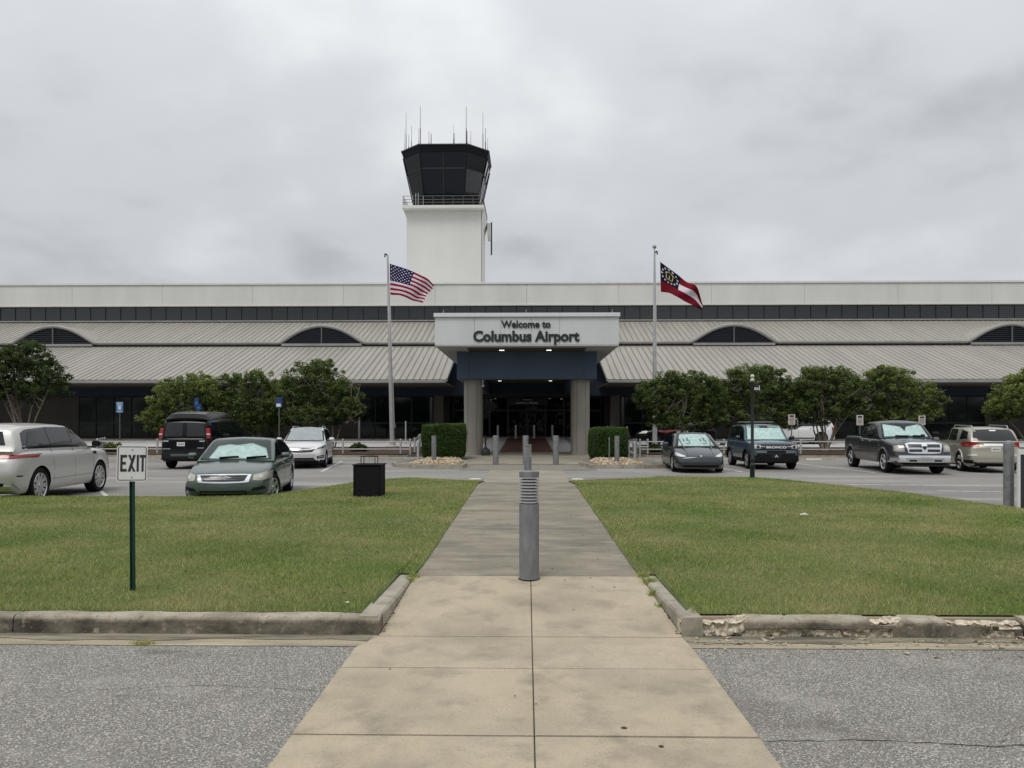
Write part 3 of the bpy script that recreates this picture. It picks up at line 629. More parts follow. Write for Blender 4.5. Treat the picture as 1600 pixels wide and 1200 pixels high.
for x,z,w_,h in ((-3.7,2.05,1.1,.5),(-3.7,1.6,1.3,.05),(3.0,2.0,.7,.3),(4.2,2.0,.3,.2),(.3,2.5,.6,.4)): pt(box('lobby_notice',(x-w_/2,70,z),(x+w_/2,70.05,z+h),mat('dim_notice',(.16,.17,.17),.8,var=.6,vscale=8)))
pt(box('lobby_rail',(-3.9,68,2.94),(3.9,68.06,3.0),mat('dim_rail',(.2,.2,.2),.5)))
for x in (4.1,-4.3): pt(box('wall_poster',(x,65.5,1.8),(x+.5,65.55,2.6),mat('poster_grey',(.3,.3,.3),.6,var=.5,vscale=6)))
# rooftop bits
for u,h in ((117,.3),(235,.25),(585,.2),(818,.22),(967,.5),(1535,.25),(940,.3),(1050,.35)):
    p=P(u,442,74); pt(MB().tube([(p.x,74,14.8),(p.x,74,14.86+h)],.02,5).build('roof_rod',m_gut2))
# ============================================================ PORTICO
C=empty('entrance_portico',(0,39,0),0,'square entrance canopy with white lettered fascia, blue beam and two concrete pillars','portico'); CO=Vector((0,39,0))
def pc(o): o.parent=C; o.matrix_parent_inverse=Matrix.Translation(-CO); return o
m_fas=mat('fascia_metal_panel',(.56,.575,.575),.5,var=.05,vscale=.5,stretch=(1,1,.3))
xs=[-4.47,-1.78+-.9,-1.28,-.0+.17,1.6,2.6,4.47]; xs=[-4.47,-2.55,-1.25,.22,1.6,4.47]
pc(box('fascia_core',(-4.40,37.36,5.50),(4.40,65.0,6.95),m_fas))
for a,b in zip(xs,xs[1:]): pc(bevel(box('fascia_panel',(a+.006,37.30,5.52),(b-.006,37.36,6.86),m_fas),.004,1))
for sd in (-1,1):
    for k in range(6): pc(box('fascia_panel',(min(sd*4.40,sd*4.47),37.37+k*4.6,5.52),(max(sd*4.40,sd*4.47),37.35+(k+1)*4.6,6.86),m_fas))
pc(bevel(box('fascia_cap',(-4.52,37.2,6.87),(4.52,65,7.06),mat('cap_metal',(.60,.62,.62),.5)),.012,1))
pc(box('soffit_rim',(-4.46,37.31,5.46),(4.46,38.1,5.515),mat('soffit_light',(.42,.42,.40),.7)))
for sd in (-1,1): pc(box('soffit_side',(min(sd*3.0,sd*4.46),38.11,5.46),(max(sd*3.0,sd*4.46),64,5.515),mat('soffit_light',(.42,.42,.40),.7)))
pc(box('soffit_panel',(-2.99,38.11,5.47),(2.99,39.98,5.512),m_brown))
pc(box('front_beam',(-2.96,40.0,4.02),(2.96,40.8,5.455),m_blue))
for sd in (-1,1):
    pc(box('side_beam',(min(sd*2.967,sd*3.65),40.03,4.02),(max(sd*2.967,sd*3.65),61.9,5.455),m_blue))
pc(box('inner_soffit',(-2.96,40.81,4.92),(2.96,61.9,5.0),m_brown))
m_lamp=emis('soffit_lamp',(1,.97,.9),3.0)
for x,y,z in ((-1.27,39.1,5.455),(1.13,39.1,5.455),(-2.02,57.5,4.905),(1.78,57.5,4.905)):
    l=pc(box('soffit_light',(x-.14,y-.14,z-.03),(x+.14,y+.14,z+.015),mat('lamp_frame',(.6,.6,.6),.4))); o=box('diffuser',(x-.12,y-.12,z-.036),(x+.12,y+.12,z-.031),m_lamp); o.parent=l
m_col=mat('pillar_concrete',(.30,.28,.24),.8,var=.08,vscale=1.2,stretch=(1,1,.3),bump=.1,bscale=60)
for sd in (-1,1):
    cx=sd*2.88; mb=MB(); out_=[]
    for k in range(13): a=PI+PI*k/12; out_.append((cx+.47*math.cos(a),41.0+.47*math.sin(a)))
    for k in range(13): a=PI*k/12; out_.append((cx+.47*math.cos(a),42.2+.47*math.sin(a)))
    mb.poly([(x,y,.02) for x,y in out_],(0,0,3.998)); col=pc(mb.build('pillar',m_col,smooth=True,sharp=30))
    o=MB().poly([(cx+(x-cx)*1.05,41.6+(y-41.6)*1.03,-.06) for x,y in out_],(0,0,.22)).build('pillar_base',m_col); o.parent=col
    for a in (-1.05,-2.1):
        o=MB().tube([(cx+.47*math.cos(a),41+.47*math.sin(a),.2),(cx+.47*math.cos(a),41+.47*math.sin(a),4.0)],.008,4).build('joint_strip',m_joint); o.parent=col
m_let=mat('dark_grey_lettering',(.022,.026,.026),.5,spec=.3)
before=set(bpy.data.objects)
letters('Welcome to',2.40,(-.04,37.27,6.36),m_let,None,ext=.022,offset=.03,cap=.33)
letters('Columbus Airport',5.15,(-.02,37.27,5.70),m_let,None,ext=.022,offset=.036,cap=.49)
for o in set(bpy.data.objects)-before: pc(o)
for x in (-4.15,-.05,4.2): pc(MB().tube([(x,38,7.04),(x+.03,38,7.33)],.018,6).build('roof_rod',m_gut2))
mb=MB(); mb.box((-2.38,40.9,3.98),(-2.30,40.98,4.05)); mb.box((-2.37,40.92,3.75),(-2.31,40.96,3.98)); mb.lathe([(0,-.09),(.07,-.06),(.09,0),(.07,.05),(0,.07)],(-2.34,40.94,3.72),12); pc(mb.build('security_camera',mat('camera_white',(.7,.7,.68),.4),smooth=True))
# ============================================================ CONTROL TOWER
TW=empty('control_tower',(-9.87,95,0),0,'white square air traffic control tower with dark glazed octagonal cab and roof aerials','tower'); TO=Vector((-9.87,95,0))
def pw_(o): o.parent=TW; o.matrix_parent_inverse=Matrix.Translation(-TO); return o
m_tw=mat('tower_white',(.60,.60,.565),.8,var=.05,vscale=.2,stretch=(1,1,.3))
pw_(box('shaft',(-14.33,91.35,0),(-5.42,99.0,27.05),m_tw))
pw_(box('corner_joint',(-5.419,91.7,0),(-5.40,91.95,27.0),m_frame)); pw_(box('shaft_side_pilaster',(-5.419,92.0,0),(-5.36,98.9,27.0),m_tw))
zt=27.42; pw_(bevel(box('balcony_slab',(-14.72,90.32,27.06),(-5.02,100.0,zt),m_tw),.03,1))
mb=MB(); mb.poly([(-14.7,90.4,27.05),(-14.33,91.34,26.2),(-14.33,91.34,27.05)],(0,0,0.001)); 
for sd,x in ((-1,-14.33),(1,-5.36)):
    pw_(MB().poly([(x,91.4,27.05),(x+sd*.33,91.4,27.05),(x,91.4,26.1)],(0,8.4,0)).build('balcony_haunch',m_tw))
pw_(box('equipment_box',(-4.98,97,25.2),(-4.62,99.2,27.0),m_tw)); pw_(MB().tube([(-4.55,99,23.4),(-4.55,99,27.6)],.1,6).build('conduit_mast',m_frame))
m_rail=mat('rail_grey',(.10,.10,.10),.5)
def rail_side(p,q,name='railing',n=8):
    mb=MB(); p=Vector(p); q=Vector(q)
    for z in (.35,.7,1.1): mb.tube([p+Vector((0,0,z)),q+Vector((0,0,z))],.03,5)
    for k in range(n+1): a=p.lerp(q,k/n); mb.tube([a,a+Vector((0,0,1.1))],.03,5)
    pw_(mb.build(name,m_rail))
c4=[(-14.6,90.45,zt),(-5.15,90.45,zt),(-5.15,99.9,zt),(-14.6,99.9,zt)]
for a,b in zip(c4,c4[1:]+c4[:1]): rail_side(a,b)
cx,cy=-9.80,95.0
def octo(a,c,z): return [Vector((cx+x,cy+y,z)) for x,y in ((-c,-a),(c,-a),(a,-c),(a,c),(c,a),(-c,a),(-a,c),(-a,-c))]
def ring(name,a0,c0,z0,a1,c1,z1,m,cap=False):
    A=octo(a0,c0,z0); T=octo(a1,c1,z1); vs=A+T; fs=[(i,(i+1)%8,(i+1)%8+8,i+8) for i in range(8)]
    if cap: fs+=[tuple(range(8,16)),tuple(range(7,-1,-1))]
    return mk(name,vs,fs,m)
m_cab=mat('cab_charcoal',(.006,.007,.009),.6,spec=.15); m_cg=mat('cab_glass',(.003,.005,.007),.05,spec=.28); m_cl=clear_glass('cab_clear_glass',.30,1.4)
lv=[(27.42,3.75,2.32),(28.85,3.98,2.42),(31.75,4.62,2.62),(33.55,5.05,2.76),(34.3,5.25,2.85)]
pw_(ring('cab_base',lv[0][1],lv[0][2],lv[0][0],lv[1][1],lv[1][2],lv[1][0],m_cab,True))
pw_(ring('cab_roof',lv[3][1],lv[3][2],lv[3][0],lv[4][1],lv[4][2],lv[4][0],m_cab,True)); 
pw_(ring('roof_cap',5.32,2.9,34.302,5.32,2.9,34.42,mat('cap_dark',(.03,.03,.035),.5),True))
def lerp(a,b,t): return a+(b-a)*t
for i in range(8):
    for (l0,l1,m,nm) in ((lv[1],lv[2],m_cg if i not in (1,2,3) else m_cl,'cab_window'),(lv[2],lv[3],m_cg,'cab_upper_window')):
        A=octo(l0[1],l0[2],l0[0]); T=octo(l1[1],l1[2],l1[0]); j=(i+1)%8
        nsub=2 if i in (0,2,4,6) else 1
        for s_ in range(nsub):
            u0=(s_+.015)/nsub; u1=(s_+.985)/nsub
            q=[A[i].lerp(A[j],u0),A[i].lerp(A[j],u1),T[i].lerp(T[j],u1),T[i].lerp(T[j],u0)]
            q=[q[0].lerp(q[3],.02),q[1].lerp(q[2],.02),q[2].lerp(q[1],.02),q[3].lerp(q[0],.02)]
            nrm=(q[1]-q[0]).cross(q[3]-q[0]).normalized()
            pw_(MB().poly([v-nrm*.02 for v in q],nrm*.03).build(nm,m))
for i in range(8):
    A=octo(*(lv[0][1]+.03,lv[0][2]+.02,lv[0][0])); T=octo(lv[3][1]+.03,lv[3][2]+.02,lv[3][0]); pw_(MB().tube([A[i],T[i]],.07,6).build('cab_mullion',m_cab))
    if i%2==0: j=(i+1)%8; pw_(MB().tube([A[i].lerp(A[j],.5),T[i].lerp(T[j],.5)],.05,6).build('cab_mullion',mat('mullion_grey',(.035,.035,.04),.5,spec=.2)))
mb=MB(); L=octo(4.64,2.64,31.75)
for i in range(8): mb.tube([L[i],L[(i+1)%8]],.05,5)
pw_(mb.build('cab_transom',mat('mullion_grey',(.035,.035,.04),.5,spec=.2)))
pw_(box('cab_core',(-11.2,93.5,27.45),(-8.6,96.5,31.6),m_cab)); pw_(box('cab_console',(-12.6,92.3,27.45),(-7.0,92.9,29.3),m_cab))
for x in (-12.9,-12.3,-13.2): pw_(box('cab_side_pipe',(x,90.9,27.43),(x+.06,90.96,29.0),mat('pipe_pale',(.45,.45,.42),.5)))
ants=[(634.5,176,240,.05),(656.7,166,227,.06),(728.5,166,227,.06),(754.6,176,236,.05),(643,197,234,.05),(654.3,200,227,.04),(670.2,205,227,.05),(673.6,209,227,.10),(708.6,195,227,.03),(709.6,208,227,.09),(735.6,205,227,.05),(758.6,200,236,.06),(762,216,238,.04),(638.6,210,236,.05),(719,223,227,.05),(632.5,202,240,.03),(729.8,205,227,.08)]
for u,v0,v1,r in ants:
    Y=93.5 if 650<u<735 else 95; a=P(u,v0,Y); mb=MB(); h=a.z-34.3
    mb.tube([(a.x,Y,34.3),(a.x,Y,34.3+h*.55),(a.x,Y,34.3+h*.56),(a.x,Y,a.z)],[r,r,r*.55,r*.4],6); mb.box((a.x-.12,Y-.12,34.3),(a.x+.12,Y+.12,34.42+.06)); pw_(mb.build('roof_aerial',mat('aerial_grey',(.07,.07,.075),.5)))

# cracks and stains in the foreground road
def crack(pts,w,name='asphalt_crack'):
    P0=[]; 
    for (a,b) in zip(pts,pts[1:]):
        for t in np.linspace(0,1,14)[:-1]: P0.append(Vector((a[0]+(b[0]-a[0])*t+RS.normal(0,.006),a[1]+(b[1]-a[1])*t+RS.normal(0,.008),.0035)))
    vs=[];
    for i,p in enumerate(P0): q=w*RS.uniform(.3,1); vs+=[p+Vector((-.2*q,-q,0)),p+Vector((.2*q,q,0))]
    struct(mk(name,vs,[(2*i,2*i+2,2*i+3,2*i+1) for i in range(len(P0)-1)],m_joint))
crack([(1.28,4.17),(1.9,4.20),(2.5,4.12),(3.1,4.22)],.005); crack([(2.5,4.12),(2.75,4.38),(3.2,4.55)],.003); crack([(-1.3,4.9),(-2.1,5.0),(-3.0,4.85)],.0025)
# ============================================================ VEHICLES
def pchip(xs,ys,x):
    xs=np.array(xs,float); ys=np.array(ys,float); h=np.diff(xs); d=np.diff(ys)/h; m=np.zeros(len(xs))
    for i in range(1,len(xs)-1):
        if d[i-1]*d[i]>0: w1=2*h[i]+h[i-1]; w2=h[i]+2*h[i-1]; m[i]=(w1+w2)/(w1/d[i-1]+w2/d[i])
    m[0]=d[0]; m[-1]=d[-1]; x=np.clip(x,xs[0],xs[-1]); i=min(max(int(np.searchsorted(xs,x))-1,0),len(h)-1); t=(x-xs[i])/h[i]
    return float(ys[i]*(1+2*t)*(1-t)**2+m[i]*h[i]*t*(1-t)**2+ys[i+1]*t*t*(3-2*t)+m[i+1]*h[i]*t*t*(t-1))
def paint(name,c,metal=.35,rough=.32): return mat(name,c,rough,metal,coat=.7)
m_tyre=mat('tyre_rubber',(.012,.012,.012),.9,spec=.15); m_blk=mat('black_plastic',(.010,.010,.011),.7,spec=.15); m_gloss=mat('gloss_black',(.008,.008,.009),.12,coat=.5)
m_chrome=mat('chrome',(.75,.76,.77),.14,1.0); m_alloy=mat('alloy_silver',(.55,.56,.57),.28,.9); m_alloyd=mat('alloy_dark',(.06,.06,.065),.35,.6)
m_cglass=mat('car_glass',(.006,.009,.010),.03,spec=.55); m_cglass2=mat('privacy_glass',(.008,.009,.010),.05,spec=.6)
m_ws=clear_glass('windscreen_glass',.90,1.33); m_shade=mat('silver_sunshade',(.66,.76,.74),.35,.2,var=.16,vscale=9,bump=.9,bscale=14)
m_lamp_=mat('headlamp_lens',(.50,.50,.47),.12,.3,coat=1); m_lampy=mat('hazed_headlamp',(.36,.35,.28),.2,.2,coat=.6); m_red=mat('tail_lamp_red',(.26,.008,.010),.2,coat=.5); m_plate=mat('plate_white',(.6,.6,.6),.5); m_seamb=mat('shut_line',(.006,.006,.006),.8)
m_orange=mat('amber_lens',(.6,.2,.03),.2,coat=1); m_inter=mat('car_interior',(.03,.032,.034),.7); m_wgrey=mat('clear_lens',(.6,.6,.58),.15,.3,coat=1)
def body_shell(c):
    L=c['L']/2; Wd=c['W']/2; top=c['top']; bot=c.get('bot',[(-L,.32),(-L+.25,c['gc']),(L-.25,c['gc']),(L,.24)])
    wid=c.get('wid',[(-L,.88),(-L+.35,.965),(-L+1.1,1),(L-1.2,1),(L-.4,.95),(L,.82)])
    fr=[-1,-.82,-.55,-.28,0,.28,.55,.82,1]; rows=c.get('rows',[(0,.09),(.07,.03),(.2,.008),(.42,0),(.62,.0),(.76,.012),(.88,.028),(.955,.055),(1,.11)])
    ns=len(rows); nc=len(fr); R=.13; st=[-L,-L+.012,-L+.035,-L+.075,-L+.13]+list(np.linspace(-L+.22,L-.22,int(L*2/.13)))+[L-.13,L-.075,L-.035,L-.012,L]
    def section(x):
        zt=pchip(*zip(*top),x); zb=pchip(*zip(*bot),x); w=Wd*pchip(*zip(*wid),x); d=min(x+L,L-x); s=0 if d>=R else R*(1-math.sqrt(max(0,1-((R-d)/R)**2)))
        s*=.55; zt-=s; zb+=s; w-=s; cr=c.get('crown',.045)
        right=[(w-o,zb+(zt-cr-zb)*f) for f,o in rows]
        bottom=[(f*(w-rows[0][1]),zb) for f in fr]; yt=w-rows[-1][1]; topr=[(f*yt,zt-cr*(f*f)) for f in fr]
        return right,bottom,topr
    vs=[];fs=[]; loop=[]
    for x in st:
        r,b,t=section(x); lp=[(x,y,z) for y,z in b]+[(x,y,z) for y,z in r[1:-1]]+[(x,y,z) for y,z in t[::-1]]+[(x,-y,z) for y,z in r[1:-1][::-1]]
        loop.append(lp); vs+=lp
    k=len(loop[0])
    for i in range(len(st)-1):
        for j in range(k): fs.append((i*k+j,i*k+(j+1)%k,(i+1)*k+(j+1)%k,(i+1)*k+j))
    for end in (0,len(st)-1):
        r,b,t=section(st[end]); base=end*k; grid={}
        # boundary index map
        for j in range(nc): grid[(0,j)]=base+j
        for i in range(1,ns-1): grid[(i,nc-1)]=base+nc+i-1
        for j in range(nc): grid[(ns-1,nc-1-j)]=base+nc+ns-2+j
        for i in range(1,ns-1): grid[(ns-1-i,0)]=base+nc+ns-2+nc+i-1
        for i in range(1,ns-1):
            yl=vs[grid[(i,0)]]; yr=vs[grid[(i,nc-1)]]; f=rows[i][0]
            for j in range(1,nc-1):
                u=(fr[j]+1)/2; zb=vs[grid[(0,j)]][2]; ztp=vs[grid[(ns-1,j)]][2]
                grid[(i,j)]=len(vs); vs.append((st[end],yl[1]+(yr[1]-yl[1])*u,zb+(ztp-zb)*f))
        for i in range(ns-1):
            for j in range(nc-1):
                q=(grid[(i,j)],grid[(i,j+1)],grid[(i+1,j+1)],grid[(i+1,j)]); fs.append(q if end else q[::-1])
    return vs,fs,wid
def house_shell(c):
    rf=c['roof']; L=c['L']/2; Wd=c['W']/2; wid=c.get('wid',[(-L,.88),(-L+.35,.965),(-L+1.1,1),(L-1.2,1),(L-.4,.95),(L,.82)])
    x0,x1=rf[0][0],rf[-1][0]; zt=lambda x: float(np.interp(x,*zip(*rfs)))
    # smoothed roofline
    rfs=[]; 
    for i in range(len(rf)-1):
        for t in np.linspace(0,1,5)[:-1]: rfs.append((rf[i][0]+(rf[i+1][0]-rf[i][0])*t,pchip(*zip(*rf),rf[i][0]+(rf[i+1][0]-rf[i][0])*t) if c.get('rsmooth',1) else rf[i][1]+(rf[i+1][1]-rf[i][1])*t))
    rfs.append(rf[-1]); tum=c.get('tum',.30); ins=c.get('ins',.07); zmax=max(z for _,z in rf); rr=.09
    fr=[0,.28,.55,.8,.93,1]; vs=[];fs=[]; loops=[]
    belt=c['belt']
    for x,z in rfs:
        zb=pchip(*zip(*belt),x)-.12; w0=Wd*pchip(*zip(*wid),x)-ins; z=max(z,zb+.02); zbe=zb+.12
        yw=lambda q: w0-tum*max(0,q-zbe)-.05*max(0,q-zbe)**2
        cr=.05*min(1,(z-zb)/.4); zs=z-cr-rr*.35*min(1,(z-zb)/.3); yt=yw(zs)
        half=[(yw(zb),zb),(yw(zb+(zs-zb)*.33),zb+(zs-zb)*.33),(yw(zb+(zs-zb)*.66),zb+(zs-zb)*.66),(yt,zs)]
        topp=[(f*(yt-.03),z-cr*f*f) for f in fr[::-1]]
        lp=half+topp; lp=[(x,y,q) for y,q in lp]+[(x,-y,q) for y,q in lp[::-1][1:]]
        loops.append(lp); vs+=lp
    k=len(loops[0])
    for i in range(len(loops)-1):
        for j in range(k-1): fs.append((i*k+j,i*k+j+1,(i+1)*k+j+1,(i+1)*k+j))
        fs.append((i*k+k-1,i*k,(i+1)*k,(i+1)*k+k-1))
    fs+=[tuple(range(k-1,-1,-1)),tuple((len(loops)-1)*k+j for j in range(k))]
    return vs,fs
def wheel(parent,x,y,R,wd,spokes,rimm,side,steer=0,name='wheel',double=False,face=.68):
    mb=MB(); s=side; prof=[(R*.6,-wd/2),(R*.93,-wd/2),(R*.985,-wd/2+.02),(R,-wd/2+.045),(R,wd/2-.045),(R*.985,wd/2-.02),(R*.93,wd/2),(face*R+.012,wd/2-.004),(face*R,wd/2-.03),(R*.6,wd/2-.05)]
    mb.lathe([(r,h*s) for r,h in prof] if s>0 else [(r,h*s) for r,h in prof][::-1],(0,0,0),28,axis='y')
    t=mb.build(name,m_tyre,parent,smooth=True,sharp=40); t.location=(x,y,R); t.rotation_euler=(0,0,steer)
    mb=MB(); ro=face*R; q=wd/2-.02
    pr=[(ro,q-.005),(ro-.015,q+.008),(ro-.03,q-.01),(ro-.04,q-.07),(0.001,q-.09)]
    mb.lathe([(r,h*s) for r,h in pr] if s>0 else [(r,h*s) for r,h in pr][::-1],(0,0,0),28,axis='y',mi=1)
    mb.lathe([(ro+.004,(q-.006)*s),(ro-.012,(q+.012)*s),(ro-.03,(q-.004)*s)][::s],(0,0,0),28,axis='y',mi=0)
    for k in range(spokes):
        for off in ((-.06,.06) if double else (0,)):
            a=2*PI*k/spokes; wI=.028 if double else .045; wO=.02 if double else .05; a2=a+off*2
            d=Vector((math.cos(a),0,math.sin(a))); p=Vector((-math.sin(a),0,math.cos(a))); d2=Vector((math.cos(a2),0,math.sin(a2))); p2=Vector((-math.sin(a2),0,math.cos(a2)))
            A=d*.04; Bv=d2*(ro-.02); yy=Vector((0,s*(q-.012),0)); y2=Vector((0,s*(q+.002),0)); dn=Vector((0,-s*.05,0))
            vs=[A-p*wI/1+yy,A+p*wI+yy,Bv+p2*wO+y2,Bv-p2*wO+y2]; vs+=[v+dn for v in vs]
            fsq=[(0,1,2,3),(7,6,5,4),(0,4,5,1),(1,5,6,2),(2,6,7,3),(3,7,4,0)]; mb.add(vs,fsq if s<0 else [f[::-1] for f in fsq])
    mb.lathe([(.0,s*(q+.004)),(.045,s*(q+.0)),(.06,s*(q-.03))][::-s],(0,0,0),12,axis='y')
    mb.build('rim',[rimm,m_alloyd],t,smooth=True,sharp=30)
    return t
class Car:
    def __init__(s,name,c,loc,rz,label,cat,m):
        s.c=c; s.root=empty(name,loc,rz,label,cat); s.m=m; L=c['L']/2; Wd=c['W']/2
        v,f,wid=body_shell(c); o=mk('body',[s.warp(p) for p in v],f,m)
        # wheel arches (and pickup bed) cut out
        cut=MB(); Ra=c['R']+c.get('arch',.055)
        for ax in c['axles']:
            for sd in (-1,1):
                n=28; ring=[(ax+Ra*math.cos(2*PI*k/n),c['R']+Ra*math.sin(2*PI*k/n)) for k in range(n)]; y0=sd*(Wd-.34); y1=sd*(Wd+.3)
                vv=[(a,y0,b) for a,b in ring]+[(a,y1,b) for a,b in ring]; ff=[tuple(range(n)),tuple(range(2*n-1,n-1,-1))]+[(i,i+n,(i+1)%n+n,(i+1)%n) for i in range(n)]
                if sd<0: ff=[q[::-1] for q in ff]
                cut.add(vv,ff)
        if 'bed' in c: x0,x1,z0=c['bed']; cut.box((x0,-Wd+.13,z0),(x1,Wd-.13,3))
        me=bpy.data.meshes.new('c'); me.from_pydata(cut.v,[],cut.f); bmx=bmesh.new(); bmx.from_mesh(me); bmesh.ops.recalc_face_normals(bmx,faces=bmx.faces); bmx.to_mesh(me); bmx.free()
        bm0=bmesh.new(); bm0.from_mesh(o.data); bmesh.ops.recalc_face_normals(bm0,faces=bm0.faces); bm0.to_mesh(o.data); bm0.free()
        co_=bpy.data.objects.new('c',me); COL.objects.link(co_); md=o.modifiers.new('b','BOOLEAN'); md.operation='DIFFERENCE'; md.object=co_; md.solver='EXACT'
        dg=bpy.context.evaluated_depsgraph_get(); nm=bpy.data.meshes.new_from_object(o.evaluated_get(dg)); o.modifiers.clear(); bpy.data.objects.remove(co_); old=o.data; o.data=nm; bpy.data.meshes.remove(old); o.parent=s.root
        hv,hf=house_shell(c); bm=bmesh.new(); bm.from_mesh(nm)
        nb=[bm.verts.new(s.warp(p)) for p in hv]; hfs=[]
        for q in hf:
            try: hfs.append(bm.faces.new([nb[i] for i in q]))
            except ValueError: pass
        bmesh.ops.recalc_face_normals(bm,faces=hfs)
        nm.materials.clear(); nm.materials.append(m); nm.materials.append(m_blk); nm.materials.append(c.get('lower',m_blk)); nm.materials.append(c.get('house',m))
        hs=set(hfs)
        for q in bm.faces:
            ce=q.calc_center_median(); q.smooth=True
            if q in hs: q.material_index=3; continue
            for ax in c['axles']:
                if all(abs(math.hypot(v.co.x-ax,v.co.z-c['R'])-Ra)<.008 for v in q.verts) or (abs(ce.x-ax)<Ra+.02 and all(abs(abs(v.co.y)-(Wd-.34))<.01 for v in q.verts) and abs(q.normal.y)>.9): q.material_index=1
            if 'bed' in c and c['bed'][0]-.01<ce.x<c['bed'][1]+.01 and abs(ce.y)<Wd-.12 and ce.z>c['bed'][2]-.02 and abs(q.normal.z)<.9 and q.normal.dot(Vector((ce.x-(c['bed'][0]+c['bed'][1])/2,ce.y,0)))<0: q.material_index=1
            if ce.z<c['gc']+.03 and q.normal.z<-.3: q.material_index=1
            if c.get('clad') and ce.z<c['clad'] and q.material_index==0: q.material_index=2
        bm.to_mesh(nm); bm.free(); nm.set_sharp_from_angle(angle=math.radians(38)); s.body=o
        s.bvh=BVHTree.FromPolygons([v.co for v in nm.vertices],[p.vertices for p in nm.polygons])
        for i,ax in enumerate(c['axles']):
            for sd in (-1,1):
                wheel(s.root,ax,sd*(Wd-c.get('wd',.22)/2-.015),c['R'],c.get('wd',.22),c.get('spokes',5),c.get('rim',m_alloy),sd,steer=c.get('steer',0) if i==1 else 0,double=c.get('double',False),face=c.get('face',.68))
        mb=MB(); mb.box((-L+.3,-Wd+.36,c['gc']+.0),(L-.3,Wd-.36,c['gc']+.12)); 
        for ax in c['axles']: mb.box((ax-.06,-Wd+.2,c['R']-.06),(ax+.06,Wd-.2,c['R']+.06))
        mb.build('chassis',m_blk,s.root)
    def warp(s,p):
        c=s.c; x,y,z=p; L=c['L']/2; Wd=c['W']/2; q=1-min(1,(y/Wd)**2)
        if x>0:
            t=min(1,max(0,(x-(L-1.5))/1.5)); t=t*t*(3-2*t); x+=t*(c.get('bf',.14)*q)+ (t**2)*float(np.interp(z,*zip(*c.get('nose',[(0,0),(2,0)]))))
            if z>c['belt'][-1][1]-.0: x+=.09*q*max(0,min(1,(p[0]+.2)/1.0)) *(1-t)
        else:
            t=min(1,max(0,(-x-(L-1.0))/1.0)); t=t*t*(3-2*t); x-=t*(c.get('br',.08)*q)+(t**2)*float(np.interp(z,*zip(*c.get('tail',[(0,0),(2,0)]))))
        return Vector((x,y,z))
    def hit(s,ax,a,b):
        o,d={'F':((6,a,b),(-1,0,0)),'R':((-6,a,b),(1,0,0)),'L':((a,4,b),(0,-1,0)),'S':((a,-4,b),(0,1,0)),'T':((a,b,5),(0,0,-1))}[ax]
        h,n,i,_=s.bvh.ray_cast(Vector(o),Vector(d))
        if h is None:
            h,n,i,_=s.bvh.find_nearest(Vector({'F':(2.4,a,b),'R':(-2.4,a,b),'L':(a,.9,b),'S':(a,-.9,b),'T':(a,b,1)}[ax]))
        if n.dot(Vector(d))>0: n=-n
        return h,n
    def decal(s,name,ax,A,B,m,off=.006,n=8,k=3,parent=None,skirt=.02):
        """patch between polylines A and B laid on the body seen along axis ax"""
        def rs(Pl):
            d=[0]
            for p,q in zip(Pl,Pl[1:]): d.append(d[-1]+math.hypot(q[0]-p[0],q[1]-p[1]))
            t=np.linspace(0,d[-1],n+1); return [(float(np.interp(u,d,[p[0] for p in Pl])),float(np.interp(u,d,[p[1] for p in Pl]))) for u in t]
        A=rs(A);B_=rs(B); g=[];sk=[]
        for j in range(k+1):
            for i in range(n+1):
                t=j/k; a=A[i][0]*(1-t)+B_[i][0]*t; b=A[i][1]*(1-t)+B_[i][1]*t; h,nn=s.hit(ax,a,b); g.append(h+nn*off); sk.append(h-nn*skirt)
        fs=[];N_=n+1
        for j in range(k):
            for i in range(n): fs.append((j*N_+i,j*N_+i+1,(j+1)*N_+i+1,(j+1)*N_+i))
        bd=[i for i in range(n)]+[j*N_+n for j in range(k)]+[k*N_+n-i for i in range(n)]+[(k-j)*N_ for j in range(k)]
        vs=list(g); mp={}
        for b in bd: mp[b]=len(vs); vs.append(sk[b])
        for q in range(len(bd)): a_,b_=bd[q],bd[(q+1)%len(bd)]; fs.append((a_,mp[a_],mp[b_],b_))
        o=mk(name,vs,fs,m,parent or s.root,smooth=True,sharp=40); bm=bmesh.new(); bm.from_mesh(o.data); bmesh.ops.recalc_face_normals(bm,faces=bm.faces)
        c0=bm.faces[:]; f0=c0[0]; d={'F':Vector((1,0,0)),'R':Vector((-1,0,0)),'L':Vector((0,1,0)),'S':Vector((0,-1,0)),'T':Vector((0,0,1))}[ax]
        if f0.normal.dot(d)<0: bmesh.ops.reverse_faces(bm,faces=bm.faces)
        bm.to_mesh(o.data); bm.free(); return o
    def quad(s,name,ax,a0,b0,a1,b1,m,**k): return s.decal(name,ax,[(a0,b0),(a1,b0)],[(a0,b1),(a1,b1)],m,**k)
    def both(s,name,ax,A,B,m,**k):
        """front/rear/top: mirrored in y; sides: left and right"""
        if ax in 'FR': s.decal(name,ax,A,B,m,**k); s.decal(name,ax,[(-a,b) for a,b in A],[(-a,b) for a,b in B],m,**k)
        elif ax=='T': s.decal(name,ax,A,B,m,**k); s.decal(name,ax,[(a,-b) for a,b in A],[(a,-b) for a,b in B],m,**k)
        else: s.decal(name,'L',A,B,m,**k); s.decal(name,'S',A,B,m,**k)
